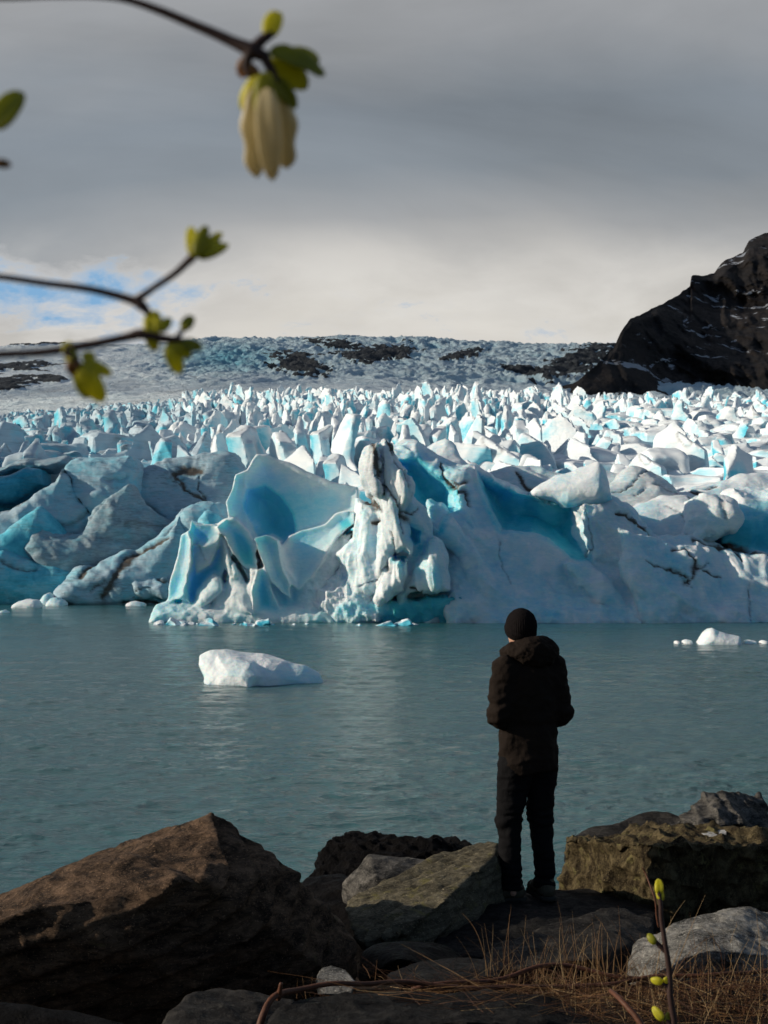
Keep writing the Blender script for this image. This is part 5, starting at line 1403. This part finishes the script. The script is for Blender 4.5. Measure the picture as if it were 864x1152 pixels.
# dry grass, bent straw and litter: nobody could count it
m, t = mat_new('dry_grass'); P = obj_coord(t)
n1 = t.noise(P, 2.2, 4, .7); n2 = t.noise(P, 12, 3, .7)
tn = t.attr('tone')
t.principled(t.mix(n1, t.ramp(tn, [(0, (.022, .010, .006)), (.45, (.10, .040, .014)), (.75, (.28, .15, .055)), (1, (.58, .43, .22))]), (.05, .022, .012)), .65, None, **{'Specular IOR Level': .25})
rg_ = random.Random(31)
GV, GQ, GT, gn_ = [], [], [], 0


def ground_at(x, y): return float(shore_z(np.array([x]), np.array([y]))[0])


def blade(x, y, L, lean, az, r0, curl=0., z=None):
    global gn_
    z = ground_at(x, y) if z is None else z
    n = 7; pts = []; p = np.array([x, y, z - .02]); th = lean
    for i in range(n):
        pts.append(p.copy())
        p = p + L / (n - 1) * np.array([math.cos(az) * math.sin(th), math.sin(az) * math.sin(th), math.cos(th)])
        th += curl / n; az += rg_.uniform(-.15, .15)
    V, Fq = tube(pts, np.linspace(r0, r0 * .25, n), 4, sub=2, cap=False)
    GV.append(V); GQ.append(Fq[0] + gn_); gn_ += len(V); GT.append(np.full(len(V), rg_.random() ** (1.0 if lean < 1 else 1.5)))


for tx, td, nb, hgt in [(512, 6.4, 26, .17), (500, 6.3, 22, .14), (560, 5.0, 60, .15), (610, 5.2, 70, .19), (650, 5.1, 60, .22), (690, 4.8, 60, .20), (590, 4.6, 40, .13), (740, 4.7, 50, .16), (790, 4.6, 50, .16), (840, 4.7, 60, .22),
                        (870, 4.6, 50, .20), (640, 4.4, 40, .12), (700, 4.35, 40, .12), (770, 4.3, 50, .13), (830, 4.3, 50, .13), (440, 4.9, 20, .09), (395, 4.7, 12, .09), (360, 4.8, 8, .12), (345, 4.7, 6, .10), (470, 4.9, 26, .09), (535, 4.9, 30, .12), (620, 5.9, 26, .14), (670, 5.8, 30, .18), (585, 6.0, 22, .14)]:
    for i in range(nb):
        x = (tx + rg_.gauss(0, 22) - CX) / F * td; y = td + rg_.gauss(0, .16)
        zz = max(ground_at(x, y), at(0, 1130, td)[2] if td < 5.3 else -9)
        blade(x, y, hgt * rg_.uniform(.4, 1.25), abs(rg_.gauss(.25, .4)), rg_.uniform(0, 6.28), rg_.uniform(.0007, .0017), rg_.uniform(-.6, 1.6), zz)
for i in range(150):
    td = rg_.uniform(4.5, 5.6); x = (rg_.uniform(540, 900) - CX) / F * td
    blade(x, td, rg_.uniform(.14, .34), abs(rg_.gauss(.1, .28)), rg_.uniform(0, 6.28), rg_.uniform(.0009, .0019), rg_.uniform(-.4, 1.2), at(0, rg_.uniform(1090, 1140), td)[2])
    GT[-1][:] = rg_.uniform(.7, 1.0)
# straw lying flat in a tangled mat
for i in range(1300):
    td = rg_.uniform(4.15, 5.25); px = rg_.uniform(470, 930) if rg_.random() < .9 else rg_.uniform(400, 480)
    x = (px - CX) / F * td; zt = at(0, rg_.uniform(1103, 1150), td)[2]
    z = max(ground_at(x, td) + .01, zt) if td < 5.1 else ground_at(x, td) + .02
    blade(x, td, rg_.uniform(.08, .34), rg_.uniform(1.15, 1.7), rg_.gauss(0, .6) + (math.pi if rg_.random() < .5 else 0), rg_.uniform(.0006, .0016), rg_.uniform(-.5, .6), z)
for i in range(50):   # reddish litter round the blue grey slab
    td = rg_.uniform(4.9, 5.2); px = rg_.uniform(425, 575); x = (px - CX) / F * td
    blade(x, td, rg_.uniform(.04, .12), rg_.uniform(.8, 1.6), rg_.uniform(0, 6.28), .0012, rg_.uniform(-.6, .6), at(0, rg_.uniform(1096, 1110), td)[2])
o = link('dry_grass', np_mesh('dry_grass', np.concatenate(GV), np.concatenate(GQ), {'tone': np.concatenate(GT)}), m)
tag(o, 'tangled dry straw coloured grass between the boulders', 'grass', kind='stuff')
# the mat of litter and soil the straw grows from
ga = np.linspace(.02, 2.2, 150); gb = np.linspace(3.2, 5.6, 120)
A, B = np.meshgrid(ga, gb, indexing='ij')
Zt = CAMH - 515 / F * np.maximum(B, 4.0) - .25 * (4.0 - np.minimum(B, 4.0))
Zt = Zt - .10 * sstep(.35, .0, A) * 3 - .6 * sstep(5.0, 5.6, B) + .03 * fbm(A, B, 0, 3.5, 5, seed=4.) - .35 * sstep(4.2, 3.5, B) * 0
idx = np.arange(A.size).reshape(A.shape)
Qs = np.stack([idx[:-1, :-1], idx[1:, :-1], idx[1:, 1:], idx[:-1, 1:]], -1).reshape(-1, 4)
o = link('grassy_bank', np_mesh('grassy_bank', np.stack([A, B, Zt], -1).reshape(-1, 3), Qs), bpy.data.materials['dark_soil']); tag(o, kind='structure')
